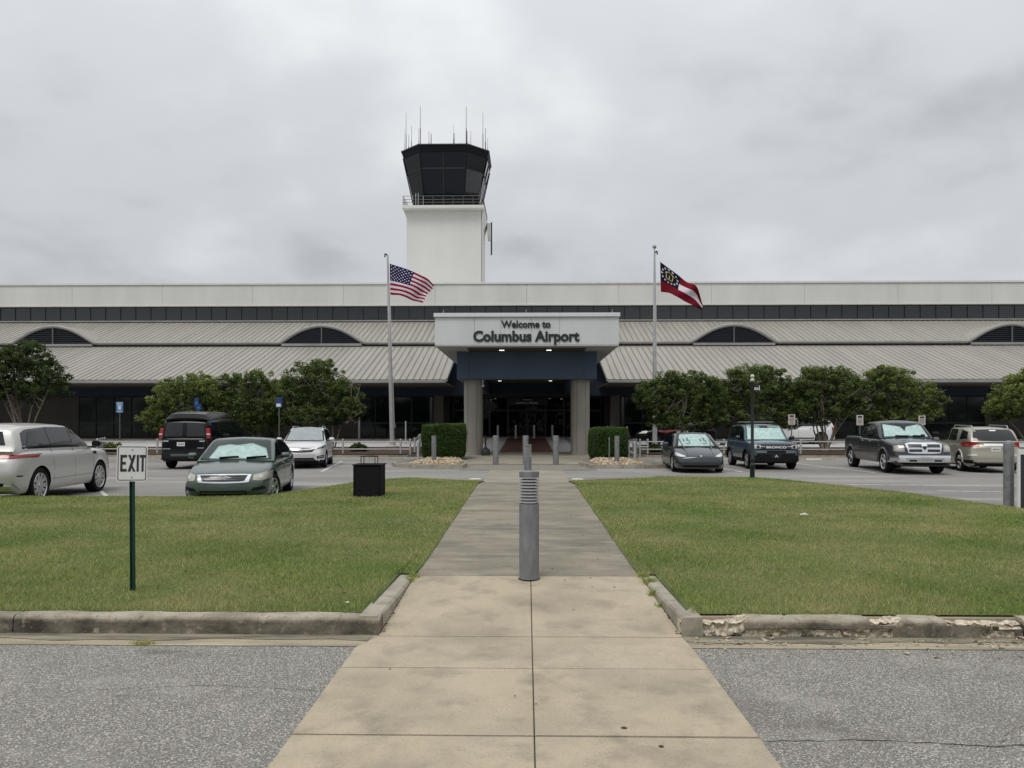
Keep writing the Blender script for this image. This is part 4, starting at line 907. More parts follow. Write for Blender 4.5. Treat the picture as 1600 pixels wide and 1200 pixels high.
    def line(s,name,ax,pts,m=None,w=.012,off=.0015,**k):
        m=m or m_seamb; A=[];B_=[]
        for i,p in enumerate(pts):
            q0=pts[max(0,i-1)]; q1=pts[min(len(pts)-1,i+1)]; dx,dy=q1[0]-q0[0],q1[1]-q0[1]; l=math.hypot(dx,dy) or 1; nx,ny=-dy/l*w/2,dx/l*w/2
            A.append((p[0]-nx,p[1]-ny)); B_.append((p[0]+nx,p[1]+ny))
        kk=dict(n=max(8,2*len(pts)),k=1,off=off,skirt=.004); kk.update(k)
        if ax=='B': s.both(name,'L',A,B_,m,**kk)
        else: s.decal(name,ax,A,B_,m,**kk)
    def mirrors(s,x,z,m,y=None,sz=(.11,.20,.13)):
        Wd=s.c['W']/2; y=y or Wd-.02
        for sd in (-1,1):
            mb=MB(); prof=[(0,.0),(.55,.08),(.9,.35),(1,.7),(.96,1)]
            vs=[];n=12
            for r,h in prof:
                for k in range(n): a=2*PI*k/n; cc,ss=math.cos(a),math.sin(a); cc=math.copysign(abs(cc)**.6,cc); ss=math.copysign(abs(ss)**.6,ss); vs.append((x+sz[0]/2-h*sz[0],sd*(y+.05+sz[1]/2)+cc*r*sz[1]/2,z+ss*r*sz[2]/2))
            fs=[(i*n+k,i*n+(k+1)%n,(i+1)*n+(k+1)%n,(i+1)*n+k) for i in range(len(prof)-1) for k in range(n)]+[tuple((len(prof)-1)*n+k for k in range(n))]
            mb.add(vs,fs); mb.box((x-.03,min(sd*(y-.12),sd*(y+.1)),z-sz[2]/2+.0),(x+.03,max(sd*(y-.12),sd*(y+.1)),z-sz[2]/2+.03),1)
            o=mb.build('side_mirror',[m,m_blk],s.root,smooth=True); 
    def handles(s,xs,z,m):
        for x in xs:
            for sd in (1,-1):
                h,n=s.hit('L' if sd>0 else 'S',x,z); bevel(box('door_handle',(h.x-.09,h.y-.006 if sd>0 else h.y-.028,z-.014),(h.x+.09,h.y+.028 if sd>0 else h.y+.006,z+.014),m,s.root),.006,1)
    def shade(s,A,B,wind_A,wind_B,clear=True,folds=True):
        if A: s.decal('sunshade','F',A,B,m_shade,off=.004,n=16,k=8,skirt=.0)
        s.decal('windscreen','F',wind_A,wind_B,m_ws if clear else m_cglass,off=.022,n=12,k=6,skirt=.005)
    def rtxt(s,t,ax,a,b,w,cap,m,parent=None,ext=.003,offset=.01,name='lettering'):
        me=text_mesh(t,w,ext,offset,cap); h,n=s.hit(ax,a,b); 
        if ax=='F': rot=Matrix(((0,0,1),(1,0,0),(0,1,0)))
        elif ax=='R': rot=Matrix(((0,0,-1),(-1,0,0),(0,1,0)))
        elif ax=='S': rot=Matrix(((1,0,0),(0,0,-1),(0,1,0)))
        else: rot=Matrix(((-1,0,0),(0,0,1),(0,1,0)))
        mk(name,[rot@v.co+h+n*.012+Vector((0,0,-cap/2)) for v in me.vertices],[tuple(p.vertices) for p in me.polygons],m,s.root)
    def plate(s,ax,y,z,m=None,w=.30,h=.15):
        p=s.quad('number_plate',ax,y-w/2,z-h/2,y+w/2,z+h/2,m or m_plate,off=.012,n=2,k=1); hx,n=s.hit(ax,y,z)
        mb=MB(); sg=-1 if ax=='R' else 1
        for i in range(6): mb.box((hx.x+sg*.013,y-w*.36+i*w*.125,z-h*.2),(hx.x+sg*.016,y-w*.36+i*w*.125+w*.06,z+h*.2))
        mb.build('plate_characters',mat('plate_ink',(.05,.06,.10),.6),p)
def hmark(c,y,z,w,h,ring=True):
    hx,_=c.hit('F',y,z); x=hx.x+.02; mb=MB(); t=w*.2
    if ring: mb.tube([(x,y+w*.62*math.cos(a),z+h*.62*math.sin(a)) for a in np.linspace(0,2*PI,17)],.006,6)
    for sd in (-1,1): mb.poly([(x-.005,y+sd*w*.42,z+h*.42),(x-.005,y+sd*(w*.42-t),z+h*.42),(x-.005,y+sd*(w*.30-t),z-h*.42),(x-.005,y+sd*w*.32,z-h*.42)],(.015,0,0))
    mb.box((x-.005,y-w*.2,z-h*.07),(x+.01,y+w*.2,z+h*.1)); mb.build('front_emblem',mat('emblem_bright',(.62,.63,.64),.35,.2),c.root)
def side_glass(c,segs,m=None,off=.007):
    for A,B_ in segs: c.both('side_window','L',A,B_,m or m_cglass,off=off,n=6,k=4,skirt=.004)
# ---- green sedan
P_green=paint('sage_green_metallic',(.075,.105,.088),.5,.3)
cd=dict(L=4.72,W=1.85,gc=.18,R=.325,axles=(-1.38,1.42),top=[(-2.36,.93),(-2.2,1.03),(-1.9,1.06),(-1.2,1.02),(0,.98),(.95,.965),(1.25,.945),(1.8,.87),(2.15,.79),(2.36,.71)],
  belt=[(-2.0,1.02),(-1,.99),(1.25,.93)],roof=[(-1.95,1.03),(-1.45,1.26),(-1.05,1.39),(-.5,1.45),(0,1.46),(.25,1.43),(.62,1.27),(1.25,.945)],
  nose=[(0,-.05),(.2,-.02),(.35,.02),(.55,0),(.72,-.10),(.9,-.25),(1.1,-.3)],tail=[(0,-.1),(.4,.02),(.7,.03),(1.0,-.04),(1.2,-.1)],bf=.2,br=.12,spokes=5,steer=-.30,wd=.22)
c=Car('green_sedan',cd,(-6.93,18.85,-.08),math.atan2(-.986,.165),'sage green sedan with chrome grille and silver sunshade, nearest car left of the path','car',P_green)
c.shade([(-.60,.985),(0,.98),(.72,.985)],[(-.50,1.25),(-.25,1.29),(-.05,1.27),(.25,1.32),(.60,1.20)],[(-.79,.965),(0,.955),(.79,.965)],[(-.63,1.405),(0,1.44),(.63,1.405)])
side_glass(c,[([(.98,1.0),(.05,1.02)],[(.42,1.30),(.05,1.385)]),([(-.03,1.02),(-.98,1.05)],[(-.03,1.385),(-.86,1.36)]),([(-1.03,1.06),(-1.45,1.09)],[(-.93,1.345),(-1.36,1.18)])])
c.decal('rear_window','R',[(-.55,1.08),(.55,1.08)],[(-.46,1.36),(.46,1.36)],m_cglass)
c.decal('grille_surround','F',[(-.52,.53),(-.40,.515),(0,.505),(.40,.515),(.52,.53)],[(-.56,.68),(-.4,.69),(0,.695),(.4,.69),(.56,.68)],m_chrome,off=.012,n=12)
g=c.decal('grille','F',[(-.43,.548),(0,.54),(.43,.548)],[(-.49,.662),(0,.67),(.49,.662)],m_gloss,off=.018,n=10)
for z in (.575,.61,.645): c.line('grille_bar','F',[(-.44,z),(0,z),(.44,z)],m_alloyd,w=.012,off=.024)
hmark(c,0,.606,.16,.12)
c.both('headlight','F',[(.60,.565),(.74,.55),(.90,.58)],[(.60,.67),(.72,.70),(.885,.74)],m_lampy,off=.008,n=8,k=5)
c.both('headlight_bowl','F',[(.70,.60),(.78,.60)],[(.70,.665),(.78,.665)],m_lamp_,off=.014,n=3,k=3)
c.quad('lower_grille','F',-.48,.25,.48,.345,m_blk,off=.008); c.line('lower_grille_bar','F',[(-.46,.30),(.46,.30)],P_green,w=.018,off=.016)
c.both('fog_recess','F',[(.56,.335),(.84,.36)],[(.60,.40),(.80,.43)],m_blk,off=.004); c.both('bumper_blade','F',[(.52,.265),(.84,.28)],[(.56,.285),(.85,.31)],P_green,off=.014)
c.line('bonnet_shut_line','F',[(-.88,.755),(-.6,.70),(0,.712),(.6,.70),(.88,.755)],w=.008)
for x in (1.05,0.0,-1.0): c.line('door_shut_line','B',[(x+.02,.26),(x,.6),(x-.03,.97)],w=.008)
c.line('side_crease','B',[(1.8,.70),(0,.76),(-1.9,.83)],m_seamb,w=.006,off=.001)
c.mirrors(.86,1.04,P_green); c.handles((.18,-.82),.84,P_green)
c.both('tail_light','R',[(.55,.80),(.9,.80)],[(.6,.95),(.88,.97)],m_red)
c.quad('sunroof','T',-.35,-.36,.05,.36,m_gloss,off=.004)
for y0 in (-.35,.25): c.line('wiper','F',[(y0,1.005-.03),(y0+.2,.99),(y0+.42,1.0)],m_blk,w=.011,off=.045,skirt=.0)
# ---- silver luxury SUV at the left
P_silv=paint('pale_silver',(.53,.52,.49),.25,.33)
cd=dict(L=4.78,W=2.03,gc=.27,R=.40,axles=(-1.52,1.48),top=[(-2.39,1.05),(-2.25,1.2),(-1.8,1.25),(0,1.22),(1.2,1.20),(1.6,1.17),(2.1,1.12),(2.3,1.05),(2.39,.97)],
  belt=[(-2.2,1.24),(0,1.22),(1.2,1.18)],roof=[(-2.34,1.20),(-2.24,1.5),(-2.12,1.70),(-1.7,1.77),(-.6,1.80),(-.1,1.79),(.15,1.75),(.50,1.55),(1.05,1.19)],tum=.36,
  nose=[(0,-.1),(.4,0),(.8,0),(1.0,-.1),(1.3,-.2)],tail=[(0,-.18),(.35,-.05),(.7,.06),(1.0,.0),(1.3,-.06),(1.8,-.05)],bf=.16,br=.12,spokes=10,double=True,wd=.27,rim=m_alloy,face=.74,arch=.05,
  rows=[(0,.10),(.07,.05),(.2,.02),(.42,.0),(.62,.005),(.80,.012),(.90,.03),(.955,.06),(1,.12)])
c=Car('silver_luxury_suv',cd,(-12.06,18.44,-.08),math.atan2(.994,-.11),'pale silver luxury SUV with black window band, cut off by the left frame edge','car',P_silv)
c.decal('roof_skin','T',[(-2.02,-.54),(-1.2,-.66),(.10,-.63)],[(-2.02,.54),(-1.2,.66),(.10,.63)],P_silv,off=.006,n=12,k=8,skirt=.004)
c.both('window_band','L',[(1.08,1.215),(0,1.24),(-2.1,1.25)],[(.44,1.60),(.12,1.695),(-.9,1.71),(-1.8,1.655),(-2.0,1.58)],m_gloss,off=.004,n=26,k=5,skirt=.004)
side_glass(c,[([(1.0,1.26),(.1,1.27)],[(.42,1.60),(.1,1.70)]),([(.04,1.27),(-.95,1.28)],[(.04,1.70),(-.95,1.69)]),([(-1.0,1.28),(-1.95,1.30)],[(-1.0,1.685),(-1.72,1.60)])],m_cglass2,.011)
c.shade(None,None,[(-.78,1.23),(.78,1.23)],[(-.58,1.70),(.58,1.70)],clear=False)
c.decal('rear_window','R',[(-.66,1.32),(.66,1.32)],[(-.55,1.62),(.55,1.62)],m_cglass)
for sd in ('L','S'): c.decal('tail_light',sd,[(-2.38,1.045),(-2.10,1.06)],[(-2.38,1.115),(-2.05,1.105)],m_red,off=.016,n=14,k=3)
c.decal('tail_light','R',[(-.99,1.045),(-.6,1.03)],[(-.98,1.115),(-.6,1.10)],m_red,off=.016,n=12,k=3); c.decal('tail_light','R',[(.99,1.045),(.6,1.03)],[(.98,1.115),(.6,1.10)],m_red,off=.016,n=12,k=3)
c.decal('rear_trim','R',[(-.6,1.0),(.6,1.0)],[(-.6,1.13),(.6,1.13)],m_gloss,off=.006)
c.decal('rear_valance','R',[(-.9,.36),(.9,.36)],[(-.85,.52),(.85,.52)],m_blk,off=.01); c.both('exhaust','R',[(.55,.36),(.80,.36)],[(.57,.45),(.82,.45)],m_chrome,off=.02,n=3,k=2)
c.line('reflector','S',[(-2.36,.66),(-2.2,.66)],m_blk,w=.03)
for x in (1.03,.06,-.98): c.line('door_shut_line','B',[(x+.04,.42),(x+.03,.8),(x,1.22)],w=.007)
c.line('sill_crease','B',[(1.0,.52),(-1.0,.52)],m_seamb,w=.008,off=.001); c.line('belt_trim','B',[(1.2,1.225),(-2.1,1.25)],m_gloss,w=.03,off=.004)
c.both('fender_vent','L',[(1.08,1.02),(1.24,1.0)],[(1.05,1.07),(1.27,1.08)],m_blk,off=.008)
c.mirrors(.92,1.27,m_gloss,sz=(.13,.22,.17)); c.both('headlight','F',[(.6,.88),(.95,.88)],[(.6,.98),(.93,1.0)],m_lamp_)
# ---- black raised roof van
P_black=mat('gloss_black_paint',(.004,.004,.005),.16,0,spec=.28)
cd=dict(L=5.5,W=2.0,gc=.30,R=.37,axles=(-1.75,1.75),top=[(-2.75,1.22),(-2.6,1.27),(1.2,1.27),(1.7,1.24),(2.3,1.1),(2.75,.95)],belt=[(-2.7,1.26),(1.2,1.26),(1.6,1.24)],
  roof=[(-2.72,1.26),(-2.69,1.6),(-2.62,1.86),(-2.45,1.95),(0,2.0),(.8,1.98),(1.1,1.9),(1.75,1.25)],tum=.13,tail=[(0,-.02),(.5,.06),(.62,.0),(1,-.01),(2,-.05)],br=.04,bf=.12,spokes=8,rim=m_alloyd,wd=.24,ins=.012,rows=[(0,.09),(.07,.03),(.2,.008),(.42,0),(.62,.0),(.76,.004),(.88,.008),(.955,.014),(1,.03)],crown=.01)
c=Car('black_van',cd,(-13.5,32.35,-.08),math.atan2(1,-.07),'black high roof conversion van with tall red tail lamps, seen from behind beside the trees','van',P_black)
# raised roof
vs=[];fs=[];prs=[(-2.60,1.93,.80,2.0),(-2.42,1.93,.82,2.17),(-1.8,1.95,.84,2.27),(0,1.97,.85,2.28),(.6,1.95,.84,2.20),(1.0,1.90,.80,2.0)]
for x,z0,w,z1 in prs: vs+=[(x,-w,z0),(x,-w*.95,z0+(z1-z0)*.35),(x,-w*.80,z1-.03),(x,-w*.4,z1),(x,w*.4,z1),(x,w*.80,z1-.03),(x,w*.95,z0+(z1-z0)*.35),(x,w,z0)]
for i in range(len(prs)-1):
    for k in range(7): fs.append((i*8+k,i*8+k+1,(i+1)*8+k+1,(i+1)*8+k)[::-1])
fs+=[tuple(range(7,-1,-1))[::-1],tuple(len(vs)-8+k for k in range(8))[::-1]]
o=mk('raised_roof',vs,fs,P_black,c.root,smooth=True,sharp=25)
for sd in (-1,1): 
    c.decal('rear_window','R',[(sd*.08,1.28),(sd*.78,1.28)],[(sd*.08,1.80),(sd*.70,1.80)],m_cglass2,off=.005)
c.line('door_shut_line','R',[(0,.62),(0,1.88)],w=.012); [(bevel(MB().poly([(-2.74,sd*.84,1.20),(-2.74,sd*.985,1.20),(-2.70,sd*.945,1.60),(-2.70,sd*.80,1.60)],(.16,0,0)).build('tail_light',m_red,c.root),.012,2),bevel(MB().poly([(-2.748,sd*.85,1.34),(-2.748,sd*.975,1.34),(-2.742,sd*.965,1.39),(-2.742,sd*.84,1.39)],(.1,0,0)).build('reversing_light',m_wgrey,c.root),.003,1)) for sd in (-1,1)]
c.quad('rear_bumper','R',-.98,.42,.98,.62,m_blk,off=.12,n=10,k=3,skirt=.0); c.quad('bumper_step','R',-.45,.50,.45,.58,mat('step_grey',(.05,.05,.05),.5),off=.13)
c.plate('R',.12,.98); c.quad('rear_badge','R',-.78,1.07,-.58,1.12,mat('badge_grey',(.35,.4,.38),.4),off=.006) 
c.line('chrome_badge','R',[(.52,.80),(.85,.80)],m_alloy,w=.03); c.line('chrome_badge','R',[(-.75,.83),(-.5,.83)],m_alloy,w=.03); c.line('rear_badge','R',[(.6,1.1),(.85,1.1)],mat('badge_grey',(.35,.4,.38),.4),w=.05)
side_glass(c,[([(1.35,1.3),(.75,1.3)],[(1.0,1.80),(.75,1.83)]),([(.65,1.3),(-.7,1.3)],[(.65,1.83),(-.7,1.84)]),([(-.8,1.3),(-2.35,1.3)],[(-.8,1.84),(-2.30,1.82)])]); c.line('side_moulding','B',[(2.0,.85),(-2.5,.85)],m_blk,w=.05,off=.01)
c.mirrors(1.4,1.35,m_blk,sz=(.1,.2,.26)); c.shade(None,None,[(-.7,1.32),(.7,1.32)],[(-.62,1.85),(.62,1.85)],clear=False); c.handles((-2.2,),1.0,m_chrome)
# ---- white compact SUV
P_wht=paint('white_paint',(.62,.62,.61),0,.3)
cd=dict(L=4.36,W=1.82,gc=.20,R=.345,axles=(-1.28,1.34),top=[(-2.18,1.0),(-2.05,1.12),(0,1.06),(1.0,1.07),(1.3,1.05),(1.8,.99),(2.1,.90),(2.18,.83)],belt=[(-2.1,1.12),(0,1.06),(1.1,1.04)],
  roof=[(-2.1,1.12),(-1.95,1.38),(-1.6,1.56),(-.8,1.64),(-.1,1.64),(.2,1.60),(.55,1.42),(1.12,1.07)],nose=[(0,-.08),(.3,0),(.6,.02),(.85,-.08),(1.1,-.22)],bf=.2,br=.08,clad=.33,tum=.33,wd=.22)
c=Car('white_compact_suv',cd,(-9.22,32.2,-.08),math.atan2(-.98,.16),'white compact SUV facing the camera behind the green sedan, grey windscreen and chrome grille bar','car',P_wht)
m_gw=mat('windscreen_painted_reflection',(.24,.27,.28),.06,spec=.9,var=.12,vscale=4)  # grey colour stands in for sky reflection and dashboard seen through the glass
c.decal('windscreen','F',[(-.73,1.10),(0,1.09),(.73,1.10)],[(-.60,1.56),(0,1.59),(.60,1.56)],m_gw,off=.012,n=10,k=5); c.decal('windscreen_edge','F',[(-.79,1.075),(0,1.07),(.79,1.075)],[(-.64,1.585),(0,1.61),(.64,1.585)],m_blk,off=.006,n=10,k=5)
c.decal('grille','F',[(-.42,.66),(0,.64),(.42,.66)],[(-.56,.79),(0,.81),(.56,.79)],m_gloss,off=.008,n=10); c.line('grille_bar','F',[(-.60,.80),(-.3,.755),(0,.75),(.3,.755),(.60,.80)],m_chrome,w=.035,off=.016,n=12); c.line('grille_bar','F',[(-.40,.70),(.40,.70)],m_alloyd,w=.02,off=.016); hmark(c,0,.735,.14,.11,False)
c.both('headlight','F',[(.56,.74),(.72,.74),(.87,.82)],[(.56,.81),(.72,.86),(.86,.93)],m_lamp_,off=.008,n=8,k=3); c.both('lamp_inner','F',[(.62,.77),(.83,.83)],[(.62,.80),(.83,.87)],m_blk,off=.012,n=5,k=2)
c.quad('bumper_strip','F',-.55,.50,.55,.60,mat('bumper_grey_white',(.5,.5,.49),.35),off=.012); c.quad('lower_grille','F',-.5,.28,.5,.44,m_blk,off=.01); c.line('skid_bar','F',[(-.55,.36),(.55,.36)],m_alloyd,w=.05,off=.02)
c.both('fog_recess','F',[(.60,.40),(.84,.42)],[(.62,.50),(.85,.54)],m_blk,off=.006); c.both('fog_light','F',[(.66,.45),(.82,.47)],[(.66,.475),(.82,.495)],m_wgrey,off=.012)
side_glass(c,[([(.95,1.10),(.05,1.12)],[(.45,1.46),(.05,1.55)]),([(-.03,1.12),(-1.0,1.16)],[(-.03,1.55),(-.95,1.53)]),([(-1.05,1.17),(-1.6,1.22)],[(-1.02,1.52),(-1.5,1.42)])]); c.mirrors(.82,1.14,P_wht,sz=(.12,.22,.14)); c.line('bonnet_shut_line','F',[(-.8,.93),(-.5,.86),(0,.83),(.5,.86),(.8,.93)],w=.008)
for x in (.95,0.0,-.98): c.line('door_shut_line','B',[(x,.4),(x-.02,1.08)],w=.008)
c.quad('sunroof','T',-.45,-.40,.0,.40,m_gloss,off=.004)
for sd in (-1,1): MB().tube([(.1,sd*.60,1.60),(0,sd*.6,1.66),(-1.4,sd*.57,1.66),(-1.5,sd*.57,1.59)],.016,6).build('roof_rail',m_alloy,c.root)
# ---- grey electric sedan
P_grey=paint('midnight_grey',(.032,.038,.046),.4,.28)
cd=dict(L=4.50,W=1.85,gc=.15,R=.335,axles=(-1.43,1.44),top=[(-2.25,.95),(-2.1,1.08),(-1.6,1.09),(-.6,.99),(.6,.94),(1.3,.92),(1.8,.84),(2.1,.74),(2.25,.64)],belt=[(-2,1.05),(-1,1.0),(1.3,.91)],
  roof=[(-1.95,1.07),(-1.3,1.27),(-.7,1.40),(-.1,1.44),(.2,1.42),(.65,1.24),(1.35,.92)],nose=[(0,-.06),(.2,0),(.4,.02),(.6,-.04),(.75,-.2),(.9,-.35)],bf=.24,br=.14,tum=.40,wd=.23,spokes=9,house=m_gloss,rim=m_alloy)
c=Car('grey_electric_sedan',cd,(6.36,29.9,-.08),math.atan2(-.995,-.06),'dark grey sedan without a grille, printed sunshade, left of the blue SUV','car',P_grey)
c.shade([(-.66,.955),(0,.95),(.66,.955)],[(-.50,1.36),(0,1.385),(.50,1.36)],[(-.76,.94),(0,.93),(.76,.94)],[(-.56,1.40),(0,1.43),(.56,1.40)])
for y in (-.33,.28):
    for dy,dz,w_,h_ in ((-.10,.0,.055,.10),(.03,.02,.07,.12),(-.04,-.08,.18,.025),(.10,-.03,.05,.07)): c.quad('shade_print','F',y+dy,1.10+dz,y+dy+w_,1.10+dz+h_,mat('shade_ink',(.16,.20,.20),.6),off=.008,n=2,k=2,skirt=0)
side_glass(c,[([(1.0,.97),(.0,1.0)],[(.35,1.27),(.0,1.36)]),([(-.04,1.0),(-1.3,1.08)],[(-.04,1.36),(-1.1,1.27)])])
c.decal('windscreen_pillar_trim','F',[(-.80,.93),(-.76,.93)],[(-.57,1.41),(-.54,1.41)],P_grey,off=.014,n=2,k=6); c.decal('windscreen_pillar_trim','F',[(.80,.93),(.76,.93)],[(.57,1.41),(.54,1.41)],P_grey,off=.014,n=2,k=6)
c.both('headlight','F',[(.52,.60),(.66,.585),(.85,.625)],[(.53,.625),(.68,.68),(.84,.745)],m_wgrey,off=.006,n=8,k=3)
c.decal('nose_panel','F',[(-.5,.40),(0,.39),(.5,.40)],[(-.36,.49),(0,.505),(.36,.49)],mat('nose_dark',(.03,.036,.044),.3,.3,coat=.6),off=.004,n=10); c.quad('lower_intake','F',-.62,.225,.62,.30,m_blk,off=.006,n=10); c.line('splitter','F',[(-.7,.20),(0,.20),(.7,.20)],mat('trim_grey',(.12,.13,.14),.4),w=.03,off=.02)
c.both('fog_recess','F',[(.68,.33),(.85,.36)],[(.72,.37),(.86,.42)],m_blk,off=.004); c.quad('emblem','F',-.02,.60,.02,.64,m_chrome,off=.006,n=2,k=1)
c.line('bonnet_shut_line','F',[(-.86,.76),(-.55,.64),(-.2,.60),(.2,.60),(.55,.64),(.86,.76)],w=.008)
for x in (1.0,-.05,-1.1): c.line('door_shut_line','B',[(x,.3),(x-.03,.94)],w=.008)
c.mirrors(.86,1.02,P_grey,sz=(.11,.2,.12)); c.both('tail_light','R',[(.5,.9),(.9,.9)],[(.5,.98),(.88,1.0)],m_red)
# ---- blue boxy SUV
P_blu=paint('slate_blue',(.05,.08,.11),.25,.3)
cd=dict(L=4.26,W=1.89,gc=.25,R=.36,axles=(-1.27,1.38),top=[(-2.13,1.05),(-2.0,1.14),(0,1.12),(1.0,1.12),(1.9,1.08),(2.08,1.05),(2.13,1.0)],belt=[(-2,1.14),(0,1.12),(.9,1.11)],
  roof=[(-2.05,1.14),(-1.9,1.5),(-1.75,1.68),(-1.4,1.76),(-.1,1.77),(.25,1.73),(.95,1.13)],rsmooth=1,nose=[(0,-.06),(.4,.0),(.9,0),(1.1,-.03)],bf=.08,br=.05,clad=.50,tum=.22,wd=.23,crown=.03,wid=[(-2.13,.9),(-1.8,.97),(-1,1),(1.4,1),(1.9,.97),(2.13,.92)],rim=m_alloy)
c=Car('blue_boxy_suv',cd,(9.6,31.8,-.08),math.atan2(-1,-.02),'slate blue boxy SUV with round lamps and white letters across its black grille','car',P_blu)
c.shade([(-.76,1.15),(0,1.15),(.76,1.15)],[(-.65,1.66),(-.15,1.67),(0,1.60),(.15,1.67),(.65,1.66)],[(-.80,1.14),(.80,1.14)],[(-.68,1.70),(.68,1.70)])
c.quad('sun_visor','F',-.16,1.60,.16,1.69,m_blk,off=.012,n=3,k=2)
c.quad('grille','F',-.84,.78,.84,.98,m_gloss,off=.012,n=12,k=2); c.both('headlight','F',[(.58,.82),(.80,.82)],[(.58,.95),(.80,.95)],m_lamp_,off=.016,n=5,k=3); c.both('daytime_lamp','F',[(.42,.885),(.60,.885)],[(.42,.91),(.60,.91)],m_wgrey,off=.02); c.both('headlight_bowl','F',[(.63,.84),(.73,.84)],[(.63,.93),(.73,.93)],m_gloss,off=.022,n=3,k=3)
c.rtxt('BRONCO','F',-.0,.875,.76,.085,m_lsign,offset=.03); c.quad('bumper_bar','F',-.86,.66,.86,.74,mat('bumper_slate',(.13,.17,.19),.4),off=.014,n=10); c.quad('bumper_slot','F',-.36,.655,.36,.735,m_blk,off=.02); c.quad('lower_bumper','F',-.88,.32,.88,.63,m_blk,off=.008,n=10,k=3)
p=c.quad('front_plate','F',-.17,.46,.17,.60,m_gloss,off=.02,n=2,k=1); hx,_=c.hit('F',0,.5); me=text_mesh('A',.12,.002,.0,.10); rot=Matrix(((0,0,1),(1,0,0),(0,1,0))); mk('plate_letter',[rot@v.co+Vector((hx.x+.024,0,.485)) for v in me.vertices],[tuple(q.vertices) for q in me.polygons],m_lsign,p)
side_glass(c,[([(.80,1.17),(.0,1.17)],[(.42,1.56),(.0,1.68)]),([(-.06,1.17),(-.95,1.17)],[(-.06,1.68),(-.95,1.67)]),([(-1.0,1.18),(-1.75,1.2)],[(-1.0,1.67),(-1.6,1.62)])])
for x in (.92,-.03,-1.0): c.line('door_shut_line','B',[(x,.5),(x-.01,1.12)],w=.008)
c.mirrors(.72,1.21,m_gloss,sz=(.12,.2,.17)); c.handles((.1,-.85),1.0,m_blk)
for ax in (-1.27,1.38):
    for sd in (-1,1):
        mb=MB(); pts=[(ax+.43*math.cos(a),sd*.945,.36+.43*math.sin(a)) for a in np.linspace(-.1,PI+.1,16)]; mb.tube(pts,.035,6); mb.build('wheel_arch_trim',m_blk,c.root,smooth=True)
for sd in (-1,1): MB().tube([(.1,sd*.62,1.74),(0,sd*.62,1.82),(-1.6,sd*.60,1.81),(-1.7,sd*.6,1.73)],.018,6).build('roof_rail',m_blk,c.root)
for x in (-.2,-1.2): box('roof_bar',(x-.03,-.6,1.83),(x+.03,.6,1.86),m_alloy,c.root)
c.both('bonnet_vent','T',[(1.1,.35),(1.1,.6)],[(1.25,.35),(1.25,.6)],m_blk,off=.004)
# ---- grey pickup
P_pick=paint('mineral_grey',(.042,.044,.050),.5,.3)
cd=dict(L=5.62,W=2.0,gc=.36,R=.41,axles=(-1.92,1.78),top=[(-2.81,1.27),(-2.75,1.33),(-.7,1.33),(-.6,1.29),(1.1,1.27),(1.35,1.27),(1.9,1.23),(2.5,1.15),(2.7,1.1),(2.81,1.02)],belt=[(-.8,1.28),(1.3,1.26)],
  roof=[(-.78,1.28),(-.74,1.5),(-.62,1.78),(-.45,1.87),(.3,1.90),(.55,1.86),(1.32,1.27)],nose=[(0,-.02),(.6,.04),(.75,-.01),(1.1,-.04),(1.3,-.12)],bf=.14,br=.02,tum=.26,wd=.27,crown=.05,bed=(-2.72,-.82,.85),spokes=5,rim=m_chrome,arch=.07,wid=[(-2.81,.96),(-2.5,.99),(-1,1),(1.6,1),(2.4,.98),(2.81,.92)])
c=Car('grey_pickup_truck',cd,(14.08,29.8,-.08),math.atan2(-.995,-.10),'dark grey pickup truck with chrome cross-bar grille, chrome bumper and sunshade','pickup truck',P_pick)
c.shade([(-.76,1.30),(0,1.34),(.76,1.30)],[(-.66,1.76),(-.1,1.66),(0,1.50),(.1,1.66),(.66,1.76)],[(-.85,1.29),(.85,1.29)],[(-.68,1.82),(.68,1.82)])
side_glass(c,[([(1.05,1.33),(.25,1.34)],[(.66,1.68),(.25,1.80)]),([(.15,1.34),(-.58,1.36)],[(.15,1.80),(-.52,1.76)])])
c.decal('rear_window','R',[(-.6,1.4),(.6,1.4)],[(-.5,1.75),(.5,1.75)],m_cglass)
c.decal('grille_surround','F',[(-.52,.75),(-.3,.73),(.3,.73),(.52,.75)],[(-.60,1.05),(-.45,1.10),(.45,1.10),(.60,1.05)],m_chrome,off=.03,n=12,k=4)
for y0,y1 in ((-.50,-.09),(.09,.50)):
    c.quad('grille','F',y0,.79,y1,.885,m_alloyd,off=.038,n=4,k=2); c.quad('grille','F',y0-.02*(y0<0),.945,y1+.02*(y1>0.2),1.04,m_alloyd,off=.038,n=4,k=2)
hx,_=c.hit('F',0,.95); MB().poly([(hx.x+.03,-.07,1.0),(hx.x+.03,.07,1.0),(hx.x+.03,.05,.93),(hx.x+.03,0,.86),(hx.x+.03,-.05,.93)],(.025,0,0)).build('front_emblem',m_alloyd,c.root)
c.both('headlight','F',[(.63,.80),(.80,.80),(.93,.82)],[(.66,1.02),(.8,1.03),(.92,1.0)],m_lampy,off=.01,n=8,k=4); c.both('headlight_bowl','F',[(.70,.86),(.86,.86)],[(.70,.96),(.86,.96)],m_lamp_,off=.015,n=4,k=3)
c.quad('chrome_bumper','F',-.96,.44,.96,.66,m_chrome,off=.07,n=16,k=5,skirt=0); c.quad('bumper_plate_recess','F',-.17,.50,.17,.62,m_alloy,off=.074); c.both('tow_slot','F',[(.28,.47),(.52,.47)],[(.28,.53),(.52,.53)],m_blk,off=.076); c.both('fog_light','F',[(.62,.50),(.80,.50)],[(.62,.57),(.80,.57)],m_wgrey,off=.078); c.quad('air_dam','F',-.9,.34,.9,.43,m_blk,off=.02)
